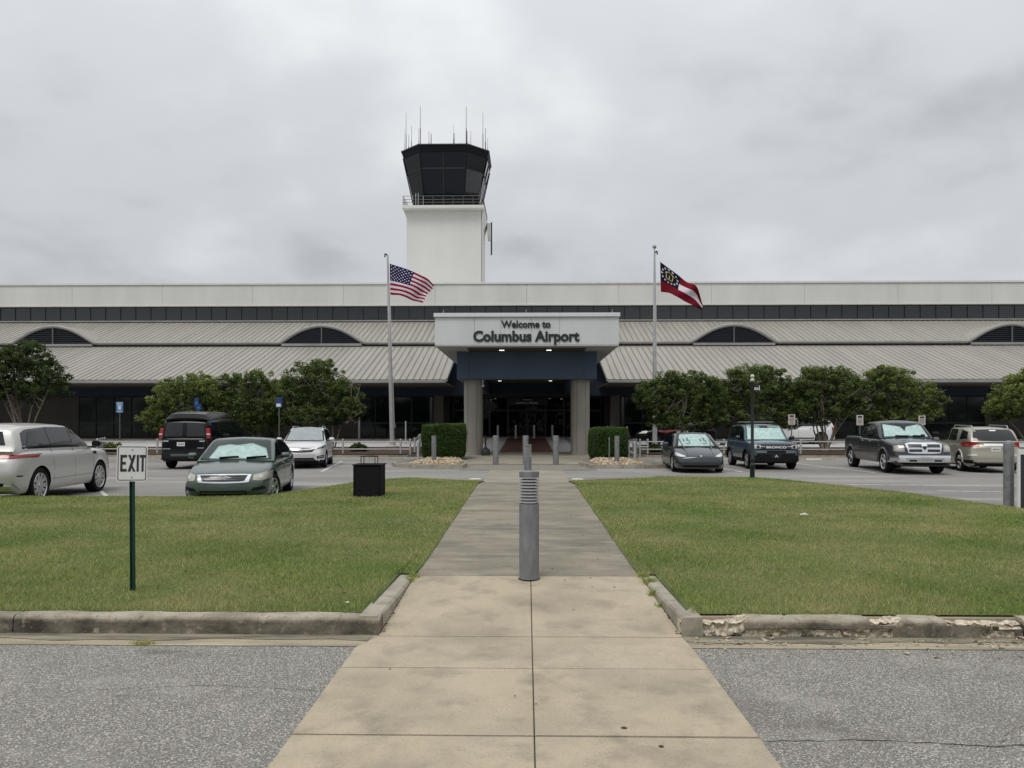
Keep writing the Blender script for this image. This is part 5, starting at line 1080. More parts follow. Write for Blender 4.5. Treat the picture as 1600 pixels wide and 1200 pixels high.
c.line('bonnet_shut_line','F',[(-.9,1.06),(-.62,1.12),(0,1.13),(.62,1.12),(.9,1.06)],w=.01)
for x in (1.15,.2,-.68): c.line('door_shut_line','B',[(x,.45),(x,1.28)],w=.009)
c.line('box_gap','B',[(-.79,.5),(-.79,1.32)],w=.02); c.mirrors(1.0,1.38,m_blk,sz=(.13,.26,.20)); c.handles((.34,-.5),1.13,m_chrome); c.both('side_badge','L',[(1.25,.98),(1.5,.98)],[(1.25,1.0),(1.5,1.0)],m_alloy,off=.004)
for y0 in (-.4,.2): c.line('wiper','F',[(y0,1.32),(y0+.25,1.31),(y0+.45,1.315)],m_blk,w=.012,off=.045,skirt=0)
for ax in (-1.92,1.78):
    for sd in (-1,1): MB().tube([(ax+.5*math.cos(a),sd*.975,.41+.5*math.sin(a)) for a in np.linspace(0,PI,16)],.045,6).build('fender_lip',P_pick,c.root,smooth=True)
# ---- champagne SUV
P_tan=paint('champagne_beige',(.33,.315,.255),.35,.33)
cd=dict(L=4.6,W=1.86,gc=.22,R=.365,axles=(-1.42,1.42),top=[(-2.3,.98),(-2.15,1.12),(0,1.09),(1.1,1.08),(1.8,1.02),(2.3,.85)],belt=[(-2.2,1.12),(0,1.09),(1.2,1.07)],
  roof=[(-2.25,1.12),(-2.08,1.4),(-1.85,1.60),(-1.2,1.67),(-.1,1.67),(.2,1.63),(.55,1.45),(1.25,1.07)],tail=[(0,-.05),(.35,.06),(.6,.05),(.8,0),(1.2,-.02)],bf=.15,br=.10,tum=.27,wd=.24,rim=m_chrome,rows=[(0,.09),(.07,.03),(.2,.006),(.42,0),(.62,.012),(.76,.03),(.88,.045),(.955,.07),(1,.12)])
c=Car('champagne_suv',cd,(17.35,30.2,-.08),math.atan2(.97,.22),'champagne beige SUV with red tail lamps facing the camera, rightmost car','car',P_tan)
side_glass(c,[([(1.0,1.13),(.1,1.14)],[(.5,1.48),(.1,1.58)]),([(.02,1.14),(-.95,1.16)],[(.02,1.58),(-.78,1.57)]),([(-1.25,1.2),(-2.0,1.22)],[(-1.25,1.55),(-1.86,1.48)])],m_cglass)
c.decal('rear_window','R',[(-.72,1.16),(0,1.15),(.72,1.16)],[(-.60,1.55),(0,1.57),(.60,1.55)],m_cglass2,off=.008,n=10,k=4)
c.both('tail_light','R',[(.50,.95),(.91,.95)],[(.52,1.10),(.86,1.12)],m_red,off=.02,n=12,k=4)
for sd in ('L','S'): c.decal('tail_light',sd,[(-2.26,.96),(-2.05,1.0)],[(-2.24,1.09),(-2.05,1.09)],m_red,off=.02,n=5,k=4)
c.both('reversing_light','R',[(.50,.955),(.60,.955)],[(.50,.985),(.60,.985)],m_wgrey,off=.016,n=2,k=1); c.quad('chrome_bar','R',-.36,.97,.36,1.05,m_chrome,off=.014); c.plate('R',0,.85,mat('plate_cream',(.6,.58,.5),.5))
c.quad('bumper_step','R',-.72,.40,.72,.56,P_tan,off=.03); c.line('chrome_strip','R',[(-.6,.44),(.6,.44)],m_alloy,w=.025,off=.036); c.quad('rear_valance','R',-.88,.24,.88,.36,m_blk,off=.008); c.both('corner_cladding','R',[(.62,.34),(.92,.34)],[(.66,.46),(.92,.46)],m_blk,off=.012); c.both('reflector','R',[(.58,.62),(.86,.60)],[(.62,.68),(.84,.67)],m_wgrey,off=.012)
for x in (1.05,.06,-.95): c.line('door_shut_line','B',[(x,.36),(x-.02,1.1)],w=.008)
c.mirrors(.9,1.18,P_tan); c.handles((.2,-.78),1.0,P_tan); c.line('window_trim','B',[(1.15,1.115),(-2.0,1.16)],m_alloy,w=.018,off=.006)
for sd in (-1,1): MB().tube([(.2,sd*.60,1.63),(.1,sd*.6,1.72),(-1.7,sd*.58,1.70),(-1.85,sd*.57,1.60)],.018,6).build('roof_rail',m_alloy,c.root)
for ax in (-1.42,1.42):
    for sd in (-1,1): MB().tube([(ax+.44*math.cos(a),sd*.915,.365+.44*math.sin(a)) for a in np.linspace(0,PI,14)],.04,6).build('fender_lip',P_tan,c.root,smooth=True)
for sd in ('T',): c.quad('sunroof','T',-.4,-.38,.1,.38,m_gloss,off=.004)
c.shade(None,None,[(-.66,1.10),(.66,1.10)],[(-.53,1.57),(.53,1.57)],clear=False); c.quad('rear_sticker','R',-.1,1.50,.1,1.54,m_lsign,off=.014,n=2,k=1)
# ---- white SUV beyond the trees
cd=dict(L=4.9,W=1.95,gc=.25,R=.40,axles=(-1.5,1.45),top=[(-2.45,1.05),(-2.3,1.18),(0,1.15),(1.1,1.13),(1.9,1.05),(2.45,.9)],belt=[(-2.3,1.16),(0,1.14),(1.2,1.12)],roof=[(-2.4,1.16),(-2.25,1.5),(-2.05,1.7),(-1.2,1.78),(0,1.78),(.3,1.72),(1.25,1.13)],bf=.15,br=.08,wd=.25,rim=m_alloyd)
c=Car('white_suv',cd,(18.55,53.6,G(53.6)+.012),PI,'white SUV standing in the drive behind the trees, half hidden by trunks','car',P_wht)
side_glass(c,[([(1.0,1.2),(.1,1.21)],[(.5,1.55),(.1,1.68)]),([(.02,1.21),(-.95,1.22)],[(.02,1.68),(-.95,1.67)]),([(-1.02,1.22),(-2.05,1.25)],[(-1.02,1.67),(-1.85,1.58)])])
for sd in ('L','S'): c.decal('tail_light',sd,[(-2.42,.85),(-2.25,.87)],[(-2.40,1.15),(-2.2,1.12)],m_red,off=.012,n=3,k=4)
for x in (1.05,.06,-.98): c.line('door_shut_line','B',[(x,.4),(x-.02,1.15)],w=.012)
c.handles((.2,-.8),1.05,m_alloyd); c.mirrors(.95,1.22,P_wht); c.line('sill','B',[(1.0,.4),(-1.0,.4)],m_blk,w=.08,off=.004)
for sd in (-1,1): MB().tube([(.1,sd*.62,1.74),(0,sd*.62,1.82),(-1.7,sd*.60,1.80),(-1.8,sd*.6,1.72)],.02,6).build('roof_rail',m_alloy,c.root)
c.shade(None,None,[(-.7,1.18),(.7,1.18)],[(-.56,1.7),(.56,1.7)],clear=False)
# ---- black utility SUV with red stripe
cd=dict(L=4.9,W=1.98,gc=.24,R=.39,axles=(-1.5,1.48),top=[(-2.45,1.05),(-2.3,1.15),(0,1.12),(1.1,1.1),(1.9,1.03),(2.45,.88)],belt=[(-2.3,1.15),(0,1.11),(1.2,1.09)],roof=[(-2.35,1.14),(-2.15,1.45),(-1.95,1.65),(-1.2,1.75),(0,1.75),(.3,1.70),(1.25,1.1)],bf=.18,br=.08,wd=.25,rim=m_alloyd)
c=Car('black_utility_suv',cd,(9.85,50.9,G(50.9)+.012),PI,'black utility SUV with a red side stripe, parked along the terminal behind the right flagpole','car',P_black)
side_glass(c,[([(1.0,1.16),(.1,1.17)],[(.5,1.5),(.1,1.65)]),([(.02,1.17),(-.95,1.18)],[(.02,1.65),(-.95,1.64)]),([(-1.02,1.18),(-1.95,1.22)],[(-1.02,1.64),(-1.8,1.55)])],mat('lit_side_glass',(.035,.04,.043),.1))
for sd in ('L','S'):
    c.decal('tail_light',sd,[(-2.40,1.1),(-2.18,1.1)],[(-2.36,1.4),(-2.2,1.4)],m_red,off=.012,n=3,k=4); c.decal('side_stripe',sd,[(1.3,.92),(.8,.80),(.55,.95)],[(1.3,1.0),(.7,1.02),(-.4,1.05)],mat('stripe_red',(.20,.012,.012),.3,coat=.5),off=.006,n=8,k=2)
    c.decal('headlight',sd,[(2.05,.88),(2.4,.84)],[(2.0,1.0),(2.36,.93)],m_wgrey,off=.012,n=4,k=2); c.decal('side_lettering_patch',sd,[(-.6,.86),(.2,.86)],[(-.6,.98),(.2,.98)],mat('side_text_grey',(.25,.25,.25),.6,var=.95,vscale=14),off=.005,n=4,k=1)
c.both('headlight','F',[(.6,.78),(.92,.80)],[(.6,.88),(.9,.92)],m_wgrey); c.mirrors(.95,1.2,m_gloss); c.quad('grille','F',-.5,.65,.5,.85,m_alloyd)
# ============================================================ TREES, SHRUBS, HEDGES
m_leafs=[foliage('leaves_mid_green',(.016,.036,.008),(.16,.215,.05)),foliage('leaves_dark_green',(.010,.025,.008),(.09,.135,.03)),foliage('leaves_olive_green',(.024,.046,.010),(.23,.285,.07))]
m_bark=mat('pale_bark',(.20,.17,.135),.9,var=.35,vscale=6); m_twig=mat('bare_twig',(.30,.27,.22),.9); m_barkd=mat('dark_bark',(.07,.055,.04),.9,var=.3,vscale=5)
def leaf_soup(C_,R_,T_,n,size,name,m,parent,up=.25):
    """C_ clump centres (k,3), R_ radii, T_ tones; n leaves"""
    k=RS.randint(0,len(C_),n); d=RS.normal(0,1,(n,3)); d/=np.linalg.norm(d,axis=1)[:,None]; r=RS.uniform(.25,1,n)**.6
    p=C_[k]+d*(R_[k]*r)[:,None]*np.array([1,1,.85]); s=size*RS.uniform(.6,1.3,n)
    a=RS.normal(0,1,(n,3)); a[:,2]*=.6; a/=np.linalg.norm(a,axis=1)[:,None]; b=np.cross(a,RS.normal(0,1,(n,3))); b/=np.linalg.norm(b,axis=1)[:,None]
    V=np.stack([p-a*s[:,None],p-b*(s*.5)[:,None],p+a*s[:,None],p+b*(s*.5)[:,None]],1).reshape(-1,3)
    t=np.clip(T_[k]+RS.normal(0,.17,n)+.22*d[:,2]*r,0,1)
    return soup(name,V,np.arange(4*n).reshape(-1,4),t,m,parent)
def tree(name,x,y,z0,lobes,stems,nclump,nleaf,mi,label,cat='tree',group=None,bare=2,size=.056,bark=None,trunk_r=.055,reach=None,tone0=.42):
    root=empty(name,(x,y,z0),0,label,cat,group); lob=np.array(lobes,float); vol=(lob[:,3]*lob[:,4]*lob[:,5])**.7
    k=RS.choice(len(lob),nclump,p=vol/vol.sum()); d=RS.normal(0,1,(nclump,3)); d/=np.linalg.norm(d,axis=1)[:,None]; d[:,2]=np.where(d[:,2]<-.55,-d[:,2],d[:,2])
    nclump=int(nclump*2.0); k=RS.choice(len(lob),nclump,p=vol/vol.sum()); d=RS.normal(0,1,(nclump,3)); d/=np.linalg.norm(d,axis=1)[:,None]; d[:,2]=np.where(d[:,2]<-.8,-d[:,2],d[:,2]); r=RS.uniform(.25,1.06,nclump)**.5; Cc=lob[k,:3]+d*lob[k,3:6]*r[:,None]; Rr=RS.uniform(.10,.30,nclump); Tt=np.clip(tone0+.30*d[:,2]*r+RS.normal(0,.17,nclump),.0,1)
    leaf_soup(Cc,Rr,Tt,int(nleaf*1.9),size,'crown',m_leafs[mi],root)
    mb=MB()
    for i in range(stems):
        a=2*PI*i/stems+random.uniform(-.3,.3); t=lob[random.randrange(len(lob))]; end=Vector((t[0]+random.uniform(-.6,.6)*t[3],t[1]+random.uniform(-.6,.6)*t[4],t[2]+random.uniform(-.1,.5)*t[5])); s0=Vector((.13*math.cos(a),.13*math.sin(a),-.05))
        mid=s0.lerp(end,.4)+Vector((random.uniform(-.12,.12),random.uniform(-.12,.12),.25)); m2=s0.lerp(end,.72)+Vector((random.uniform(-.15,.15),random.uniform(-.15,.15),.12))
        mb.tube([s0,mid,m2,end],[trunk_r,trunk_r*.75,trunk_r*.5,trunk_r*.2],6)
        for j in range(4):
            c_=Cc[RS.randint(nclump)]; e_=Vector(c_); b0=mid.lerp(m2,random.random()); mb.tube([b0,b0.lerp(e_,.5)+Vector((0,0,.1)),e_],[trunk_r*.4,trunk_r*.28,trunk_r*.12],5)
    mb.build('trunk',bark or m_bark,root,smooth=True)
    mb=MB()
    for i in range(bare*5):
        j=RS.randint(len(lob)); t=lob[j]; dd=Vector((RS.normal(),-abs(RS.normal()),RS.normal(0,.7))).normalized()
        if reach and i<6: p1=Vector(reach)+Vector((random.uniform(-.3,.3),random.uniform(-.3,.3),random.uniform(-.25,.25)))
        else: p1=Vector((t[0]+dd.x*t[3]*1.04,t[1]+dd.y*t[4]*1.04,t[2]+dd.z*t[5]))
        p0=Vector((t[0],t[1],t[2]-t[5]*.5)); pm=p0.lerp(p1,.6)+Vector((0,0,random.uniform(-.1,.15))); mb.tube([p0,pm,p1],[.022,.015,.006],5)
        for q in range(5):
            u=pm.lerp(p1,random.random()); mb.tube([u,u+Vector((random.uniform(-.28,.28),random.uniform(-.22,.05),random.uniform(-.1,.3)))],[.009,.004],4)
    if bare: mb.build('bare_branches',m_twig,root)['kind']='stuff'
    return root
K=43/1200
def T_(u,Y=43): return P(u,661,Y).x
GB="multi-stemmed trees in the planting beds"
zb=lambda y:G(y)+.12
def lobes_px(u0,Y,z0,L):  # lobes given as (u, v, ru, rv) measured, depth by size
    x0=T_(u0,Y); k=Y/1200; return [((u-u0)*k,random.uniform(-.3,.3),EYE+(661-v)*k-z0,ru*k*1.13,max(1.0,min(ru,60)*k*.85),rv*k*1.12) for u,v,ru,rv in L]
def TR(u0,Y,L,**kw):
    z0=zb(Y); return tree('tree',T_(u0,Y),Y,z0,lobes_px(u0,Y,z0,L),**kw)
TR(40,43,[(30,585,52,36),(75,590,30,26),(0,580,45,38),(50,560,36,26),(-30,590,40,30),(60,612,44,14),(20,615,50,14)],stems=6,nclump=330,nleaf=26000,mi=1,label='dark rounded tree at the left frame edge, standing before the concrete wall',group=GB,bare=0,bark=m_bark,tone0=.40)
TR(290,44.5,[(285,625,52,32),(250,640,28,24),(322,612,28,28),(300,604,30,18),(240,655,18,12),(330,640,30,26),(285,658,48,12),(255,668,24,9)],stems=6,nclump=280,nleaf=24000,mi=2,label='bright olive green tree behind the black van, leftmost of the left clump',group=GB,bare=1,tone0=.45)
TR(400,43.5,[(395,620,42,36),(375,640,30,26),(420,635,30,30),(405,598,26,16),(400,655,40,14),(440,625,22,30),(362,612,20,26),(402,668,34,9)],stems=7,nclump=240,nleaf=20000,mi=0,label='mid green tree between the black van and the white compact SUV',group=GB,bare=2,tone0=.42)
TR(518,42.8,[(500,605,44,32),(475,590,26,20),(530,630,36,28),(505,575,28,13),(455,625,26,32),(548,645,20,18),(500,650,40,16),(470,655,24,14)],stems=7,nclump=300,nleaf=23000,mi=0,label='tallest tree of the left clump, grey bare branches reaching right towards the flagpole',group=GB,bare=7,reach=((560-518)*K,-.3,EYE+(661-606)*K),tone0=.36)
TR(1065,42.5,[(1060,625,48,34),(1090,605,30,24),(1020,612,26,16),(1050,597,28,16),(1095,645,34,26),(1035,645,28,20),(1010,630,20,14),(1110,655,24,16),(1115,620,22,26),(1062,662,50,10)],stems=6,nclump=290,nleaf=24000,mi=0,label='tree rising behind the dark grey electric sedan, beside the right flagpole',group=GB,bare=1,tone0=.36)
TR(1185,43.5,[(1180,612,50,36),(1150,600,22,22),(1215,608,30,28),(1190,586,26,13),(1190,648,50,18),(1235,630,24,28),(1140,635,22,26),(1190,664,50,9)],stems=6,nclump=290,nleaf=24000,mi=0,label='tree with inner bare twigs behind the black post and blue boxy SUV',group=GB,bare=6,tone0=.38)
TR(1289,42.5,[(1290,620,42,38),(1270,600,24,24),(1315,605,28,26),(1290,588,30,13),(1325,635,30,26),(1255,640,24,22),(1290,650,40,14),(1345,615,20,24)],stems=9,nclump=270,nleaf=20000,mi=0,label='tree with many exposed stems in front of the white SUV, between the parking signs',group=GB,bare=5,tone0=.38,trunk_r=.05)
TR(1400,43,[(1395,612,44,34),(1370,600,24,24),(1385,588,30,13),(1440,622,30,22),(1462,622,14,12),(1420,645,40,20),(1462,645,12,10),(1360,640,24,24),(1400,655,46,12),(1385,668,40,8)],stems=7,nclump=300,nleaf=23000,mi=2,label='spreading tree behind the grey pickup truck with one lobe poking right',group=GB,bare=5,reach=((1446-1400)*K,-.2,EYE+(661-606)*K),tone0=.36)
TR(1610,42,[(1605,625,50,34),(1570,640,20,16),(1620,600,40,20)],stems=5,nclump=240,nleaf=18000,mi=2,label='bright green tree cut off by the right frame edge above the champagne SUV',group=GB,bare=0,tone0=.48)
def shrub(x,y,r,label,mi=0):
    z0=zb(y); root=empty('low_shrub',(x,y,z0),0,label,'shrub','low shrubs in the beds'); C_=RS.normal(0,1,(40,3)); C_/=np.linalg.norm(C_,axis=1)[:,None]; C_=C_*np.array([r*.8,r*.8,r*.55])*RS.uniform(.4,1,40)[:,None]; C_[:,2]=np.abs(C_[:,2])+.1
    leaf_soup(C_,RS.uniform(.1,.2,40),RS.uniform(.3,.6,40),3500,.05,'crown',m_leafs[mi],root); mb=MB()
    for i in range(5): mb.tube([(0,0,0),tuple(C_[i])],[.02,.006],4)
    mb.build('trunk',m_barkd,root)
shrub(T_(177,41.5),41.5,.65,'low rounded shrub just left of the van beside the grey posts'); shrub(T_(560,42),42,.62,'low dark shrub behind the rail left of the left flagpole',1); shrub(T_(1022,41.5),41.5,.5,'low patch of shrub behind the electric sedan, right of the island',1)
m_hedge=foliage('hedge_leaves',(.012,.034,.008),(.12,.20,.035))
def hedge(x0,x1,y0,y1,z1,rnd,label,lean=0):
    cx,cy=(x0+x1)/2,(y0+y1)/2; root=empty('clipped_hedge',(cx,cy,.06),0,label,'hedge','clipped box hedges by the portico'); n=26000; hx,hy,hz=(x1-x0)/2,(y1-y0)/2,(z1-.06)
    u=RS.uniform(-1,1,(n,3)); f=RS.choice(4,n,p=[.42,.2,.2,.18]); dep=np.abs(RS.normal(0,.035,n)); p=np.zeros((n,3)); nrm=np.zeros((n,3))
    X=u[:,0]*hx; Yy=u[:,1]*hy; Z=(u[:,2]*.5+.5)*hz
    p[f==0]=np.stack([X,-hy+dep,Z],1)[f==0]; p[f==1]=np.stack([X,Yy,hz-dep],1)[f==1]; p[f==2]=np.stack([-hx+dep,Yy,Z],1)[f==2]; p[f==3]=np.stack([hx-dep,Yy,Z],1)[f==3]
    # round the corners and wobble the surface
    q=np.abs(p[:,:2])/np.array([hx,hy]); zz=p[:,2]/hz; sh=1-rnd*np.maximum(0,np.minimum(q[:,0],1)-.6)**1.0*np.maximum(0,q[:,1]-.6)*3; sh*=1-.10*rnd*4*np.maximum(0,zz-.75)*2-.25*np.maximum(0,.16-zz)*2
    p[:,0]*=sh; p[:,1]*=sh; p[:,2]-=rnd*.9*np.maximum(0,np.maximum(q[:,0],q[:,1])-.55)**2*(zz>.6)
    p+=(np.sin(p[:,[1,2,0]]*5.1+1)*np.sin(p[:,[2,0,1]]*4.3))*.035+RS.normal(0,.018,(n,3)); p[:,2]+=lean*p[:,0]/hx*.03
    s=RS.uniform(.02,.04,n); a=RS.normal(0,1,(n,3)); a/=np.linalg.norm(a,axis=1)[:,None]; b=np.cross(a,RS.normal(0,1,(n,3))); b/=np.linalg.norm(b,axis=1)[:,None]
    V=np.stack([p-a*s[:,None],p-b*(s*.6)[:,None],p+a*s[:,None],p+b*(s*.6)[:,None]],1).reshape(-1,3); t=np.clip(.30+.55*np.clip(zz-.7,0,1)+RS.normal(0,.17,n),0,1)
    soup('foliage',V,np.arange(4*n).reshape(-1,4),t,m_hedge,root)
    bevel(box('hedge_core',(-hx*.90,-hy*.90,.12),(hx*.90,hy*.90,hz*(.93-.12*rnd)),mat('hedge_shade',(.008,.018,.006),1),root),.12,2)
    mb=MB()
    for i in range(8): xx=random.uniform(-hx*.8,hx*.8); mb.tube([(xx,-hy*.6,-.02),(xx+random.uniform(-.1,.1),-hy*.7,.35)],.018,5)
    mb.build('stems',m_barkd,root)
hedge(-5.02,-3.02,36.4,38.6,1.66,.10,'clipped square hedge left of the left portico pillar',1)
hedge(3.02,4.86,36.2,38.2,1.50,.38,'clipped rounded hedge right of the right portico pillar')
# ============================================================ BOLLARDS
m_bol=mat('bollard_grey_bronze',(.19,.197,.205),.5,.15,var=.22,vscale=9,spec=.4,stretch=(1,1,.35)); m_bol2=mat('galvanised_grey',(.24,.245,.25),.5,.45,var=.2,vscale=7); m_lens=mat('frosted_lens',(.16,.17,.165),.5)
def light_bollard(x,y,z,label,first=None,h=1.10):
    if first:
        o=dup(first,None,(x,y,z)); o['label']=label; return o
    r=.102; t=empty('light_bollard',(x,y,z),0,label,'bollard','round bollards with louvred light heads'); z0=h*.695
    MB().lathe([(r+.012,-.004),(r+.010,.003),(r+.003,.0035)],(0,0,0),32).build('base_joint',m_joint,t)
    MB().lathe([(r+.003,0),(r+.003,.004),(r,.006),(r,z0-.004),(r-.004,z0),(0,z0)],(0,0,0),32).build('post',m_bol,t,smooth=True)
    MB().lathe([(.050,z0),(.050,h-.05)],(0,0,0),16).build('lens',m_lens,t,smooth=True)
    for a in (0.9,2.3,4.0,5.4): MB().tube([(.075*math.cos(a),.075*math.sin(a),z0),(.075*math.cos(a),.075*math.sin(a),h-.05)],.006,5).build('tie_rod',m_bol,t)
    nr=9; pit=(h-.055-z0)/nr; ri=None
    for i in range(nr):
        zc_=z0+pit*(i+.62)
        if ri is None: ri=MB().lathe([(.052,.012),(r-.004,-.003),(r+.002,-.008),(r+.002,.002),(r-.004,.006),(.052,.018),(.052,.012)],(0,0,0),32).build('louvre_ring',m_lens if False else mat('louvre_grey',(.34,.35,.355),.45,.1),t,smooth=True); ri.location.z=zc_
        else: c=dup(ri,t); c.location.z=zc_
    MB().lathe([(0,h-.056),(r,h-.056),(r+.001,h-.006),(r-.012,h),(0,h+.001)],(0,0,0),32).build('cap',m_bol,t,smooth=True)
    return t
LB=light_bollard(.025,7.88,.13,'nearest louvred grey bollard standing in the middle of the path')
light_bollard(.03,21.0,.03,'second louvred bollard on the path, halfway to the portico',LB)
light_bollard(P(678,700,33.3).x,33.3,.07,'louvred bollard in the pebbles before the left hedge',LB)
light_bollard(P(964,700,32.8).x,32.8,.07,'louvred bollard in the pebbles before the right hedge',LB)
def bollard(x,y,z,h,r,label,first=None,group='plain steel bollards',dome=False,m=None):
    t=empty('steel_bollard',(x,y,z),0,label,'bollard',group); top=[(r,h-.01),(r-.012,h),(0,h)] if not dome else [(r,h-.06),(r*.92,h-.03),(r*.6,h-.008),(0,h)]
    MB().lathe([(r,0),(r,h-.07)]+[] ,(0,0,0),24).build('post',m or m_bol2,t,smooth=True); MB().lathe([(r+.002,h-.07)]+top,(0,0,0),24).build('cap',m or m_bol2,t,smooth=True)
    return t
for u,lb in ((774.5,'left one of the three steel bollards across the front of the plaza'),(821.2,'centre one of the three steel bollards across the front of the plaza'),(868.5,'right one of the three steel bollards across the front of the plaza')): bollard(P(u,700,33.0).x,33.0,-.06,1.24,.125,lb)
for u,lb in ((778,'first from the left of the four slim bollards at the entrance doors'),(806,'second from the left of the four slim bollards at the entrance doors'),(834.5,'third from the left of the four slim bollards at the entrance doors'),(863,'rightmost of the four slim bollards at the entrance doors')): bollard(P(u,680,62).x,62,G(62)+.02,1.08,.09,lb,group='slim entrance bollards',m=mat('pale_grey_steel',(.42,.42,.41),.4,.2))
bollard(9.98,16.1,-.02,1.38,.098,'tall grey domed bollard at the right frame edge before the champagne SUV',dome=True,m=m_bol2)
for i,(u,v,lb) in enumerate(((153,708,'leftmost of the four short posts left of the blue sign'),(157,707,'second of the four short posts left of the blue sign'),(160.5,706,'third of the four short posts left of the blue sign'),(164,704,'rightmost of the four short posts left of the blue sign'))):
    p=P(u,v,41.3+i*.5); bollard(p.x,p.y,zb(p.y)-.05,.80,.055,lb,group='short grey posts in the left bed',dome=True)
for u,lb in ((990,'left of two short dark posts behind the right island rail'),(994,'right of two short dark posts behind the right island rail')): p=P(u,700,38.5); bollard(p.x,38.5,-.05,.98,.055,lb,group='short dark posts on the right island',m=m_bol)
# ============================================================ PIPE RAILS
m_pipe=mat('painted_pipe_grey',(.40,.40,.385),.5,.2,var=.15,vscale=4)
def pipe_fence(name,posts,label,z1=.69,z2=.29,ztop=.84,r=.03,rp=.05,cat='fence'):
    o=Vector(posts[0]); t=empty(name,tuple(o),0,label,cat)
    for p in posts: q=Vector(p)-o; MB().lathe([(rp,-.1),(rp,ztop-.06),(rp*1.15,ztop-.05),(rp*.9,ztop-.01),(0,ztop)],q,12).build('post',m_pipe,t,smooth=True)
    for z in (z1,z2): MB().tube([Vector(p)-o+Vector((0,0,z)) for p in posts],r,8).build('rail',m_pipe,t,smooth=True)
    return t
def FP(us,Y): return [(P(u,690,Y).x,Y,G(Y)+.06) for u in us]
pipe_fence('pipe_fence',FP([152,246,342,440,536,626,641],40.0),'two-rail grey pipe fence along the left planting bed behind the parked cars')
pipe_fence('pipe_fence',FP([1000,1012,1131,1251,1371,1460,1560,1680],40.0),'two-rail grey pipe fence along the right planting bed behind the parked cars')
pipe_fence('hand_rail',[(P(653,700,34).x,34.0,.06),(P(661,700,36.5).x-.25,36.6,.06)],'short sloping handrail at the left edge of the left pebble island',z1=.78,z2=.34,ztop=.86,cat='handrail')
pipe_fence('hand_rail',[(P(992,700,33.6).x,33.6,.06),(P(982.5,700,36.5).x,36.6,.06)],'short sloping handrail at the right edge of the right pebble island',z1=.78,z2=.34,ztop=.86,cat='handrail')
pipe_fence('hand_rail',[(P(648,700,41).x,41.0,0),(P(653,690,44).x,44.5,.1),(P(655,690,47).x,47.5,.1)],'handrail running back along the kerb ramp left of the left hedge',ztop=.95,z1=.85,z2=.4,cat='handrail')
for u,Y,v,lb in ((952,33.3,683,'thin grey stake between the right hedge and its louvred bollard'),(905.5,50,664,'thin pale post just right of the right portico pillar'),(979.5,50,666,'thin pale post behind the right corner of the rounded hedge'),(634,52,658,'thin pale post behind the left handrail, near the flagpole')):
    p=P(u,v,Y); z0=G(Y) if Y>40 else .07; o=empty('thin_post',(p.x,Y,z0),0,lb,'post'); r=.025 if Y<40 else .045
    MB().tube([(0,0,0),(0,0,p.z-z0)],r,8).build('post',m_pipe if Y>40 else m_bol2,o); MB().lathe([(r*1.6,-.02),(r*1.6,.03),(r,.06)],(0,0,0),8).build('foot',m_pipe,o)
# ============================================================ SIGNS
m_post=mat('sign_post_steel',(.12,.125,.12),.5,.5); m_sblue=mat('sign_blue',(.03,.16,.36),.4); m_sblued=mat('sign_deep_blue',(.012,.035,.16),.4); m_swhite=mat('sign_white',(.66,.66,.63),.4); m_ink=mat('sign_ink',(.02,.02,.022),.5); m_spink=mat('faded_sign_white',(.50,.46,.43),.5); m_sred=mat('sign_border_rust',(.30,.10,.07),.5)
def small_sign(u,v0,v1,wpx,Y,label,face,marks,group,zoff=0,rz=0):
    a=P(u,v0,Y); b=P(u,v1,Y); z0=zb(Y)-.05; w=wpx*Y/1200; t=empty('parking_sign',(a.x,Y,z0),rz,label,'sign',group); h=a.z-b.z; zc_=b.z-z0
    MB().box((-.025,.0,-.1),(.025,.04,a.z-z0-.02)).build('post',m_post,t)
    p=bevel(box('sign_panel',(-w/2,-.012,zc_),(w/2,-.001,zc_+h),face,t),.02 if False else .004,1)
    for (x0,z0_,x1,z1_,m) in marks: box('sign_marking',(-w/2+w*x0,-.0165,zc_+h*z0_),(-w/2+w*x1,-.0125,zc_+h*z1_),m,p)
blue_m=[(.1,.86,.9,.93,m_swhite),(.15,.68,.85,.76,m_swhite),(.28,.30,.72,.62,m_swhite),(.15,.10,.85,.17,m_swhite)]
small_sign(187,628,645,11.5,44.5,'light blue parking sign on a grey post before the dark windows, left of the van',m_sblue,blue_m,'blue accessible parking signs')
small_sign(307,622,636,7,43,'deep blue sign rising just above the black van roof',m_sblued,[(.25,.3,.75,.6,m_sblue)],'blue accessible parking signs'); small_sign(310.5,632,641,9,42.8,'small lower deep blue plate above the black van roof',m_sblued,[(.3,.3,.7,.6,m_sblue)],'blue accessible parking signs')
small_sign(436,622,637,9.5,41,'deep blue and white sign on a post between the van and the white compact SUV',m_sblued,[(.05,.1,.8,.42,m_swhite)],'blue accessible parking signs')
wm=[(.18,.74,.82,.92,m_ink),(.15,.60,.85,.64,m_ink),(.15,.48,.85,.52,m_ink),(.15,.36,.85,.40,m_ink),(.15,.24,.85,.28,m_ink),(.2,.10,.8,.15,m_sred)]
small_sign(1237,647.5,663.5,10.5,40.6,'white notice sign standing before the white SUV and the multi-stemmed tree',m_spink,wm,'white parking notice signs')
small_sign(1343.5,648.5,664.5,10.5,40.6,'white notice sign above the bed of the grey pickup',m_spink,wm,'white parking notice signs')
small_sign(1440.5,649.5,664,10.5,40.6,'white notice sign behind the right end of the pickup cab roof',m_spink,wm,'white parking notice signs')
p=P(561,621,46); t=empty('signpost',(p.x,46,G(46)),0,'bare grey square signpost right of the tallest left tree','post'); box('post',(-.06,-.03,0),(.06,.03,p.z-G(46)),mat('grey_post',(.2,.2,.19),.6),t)
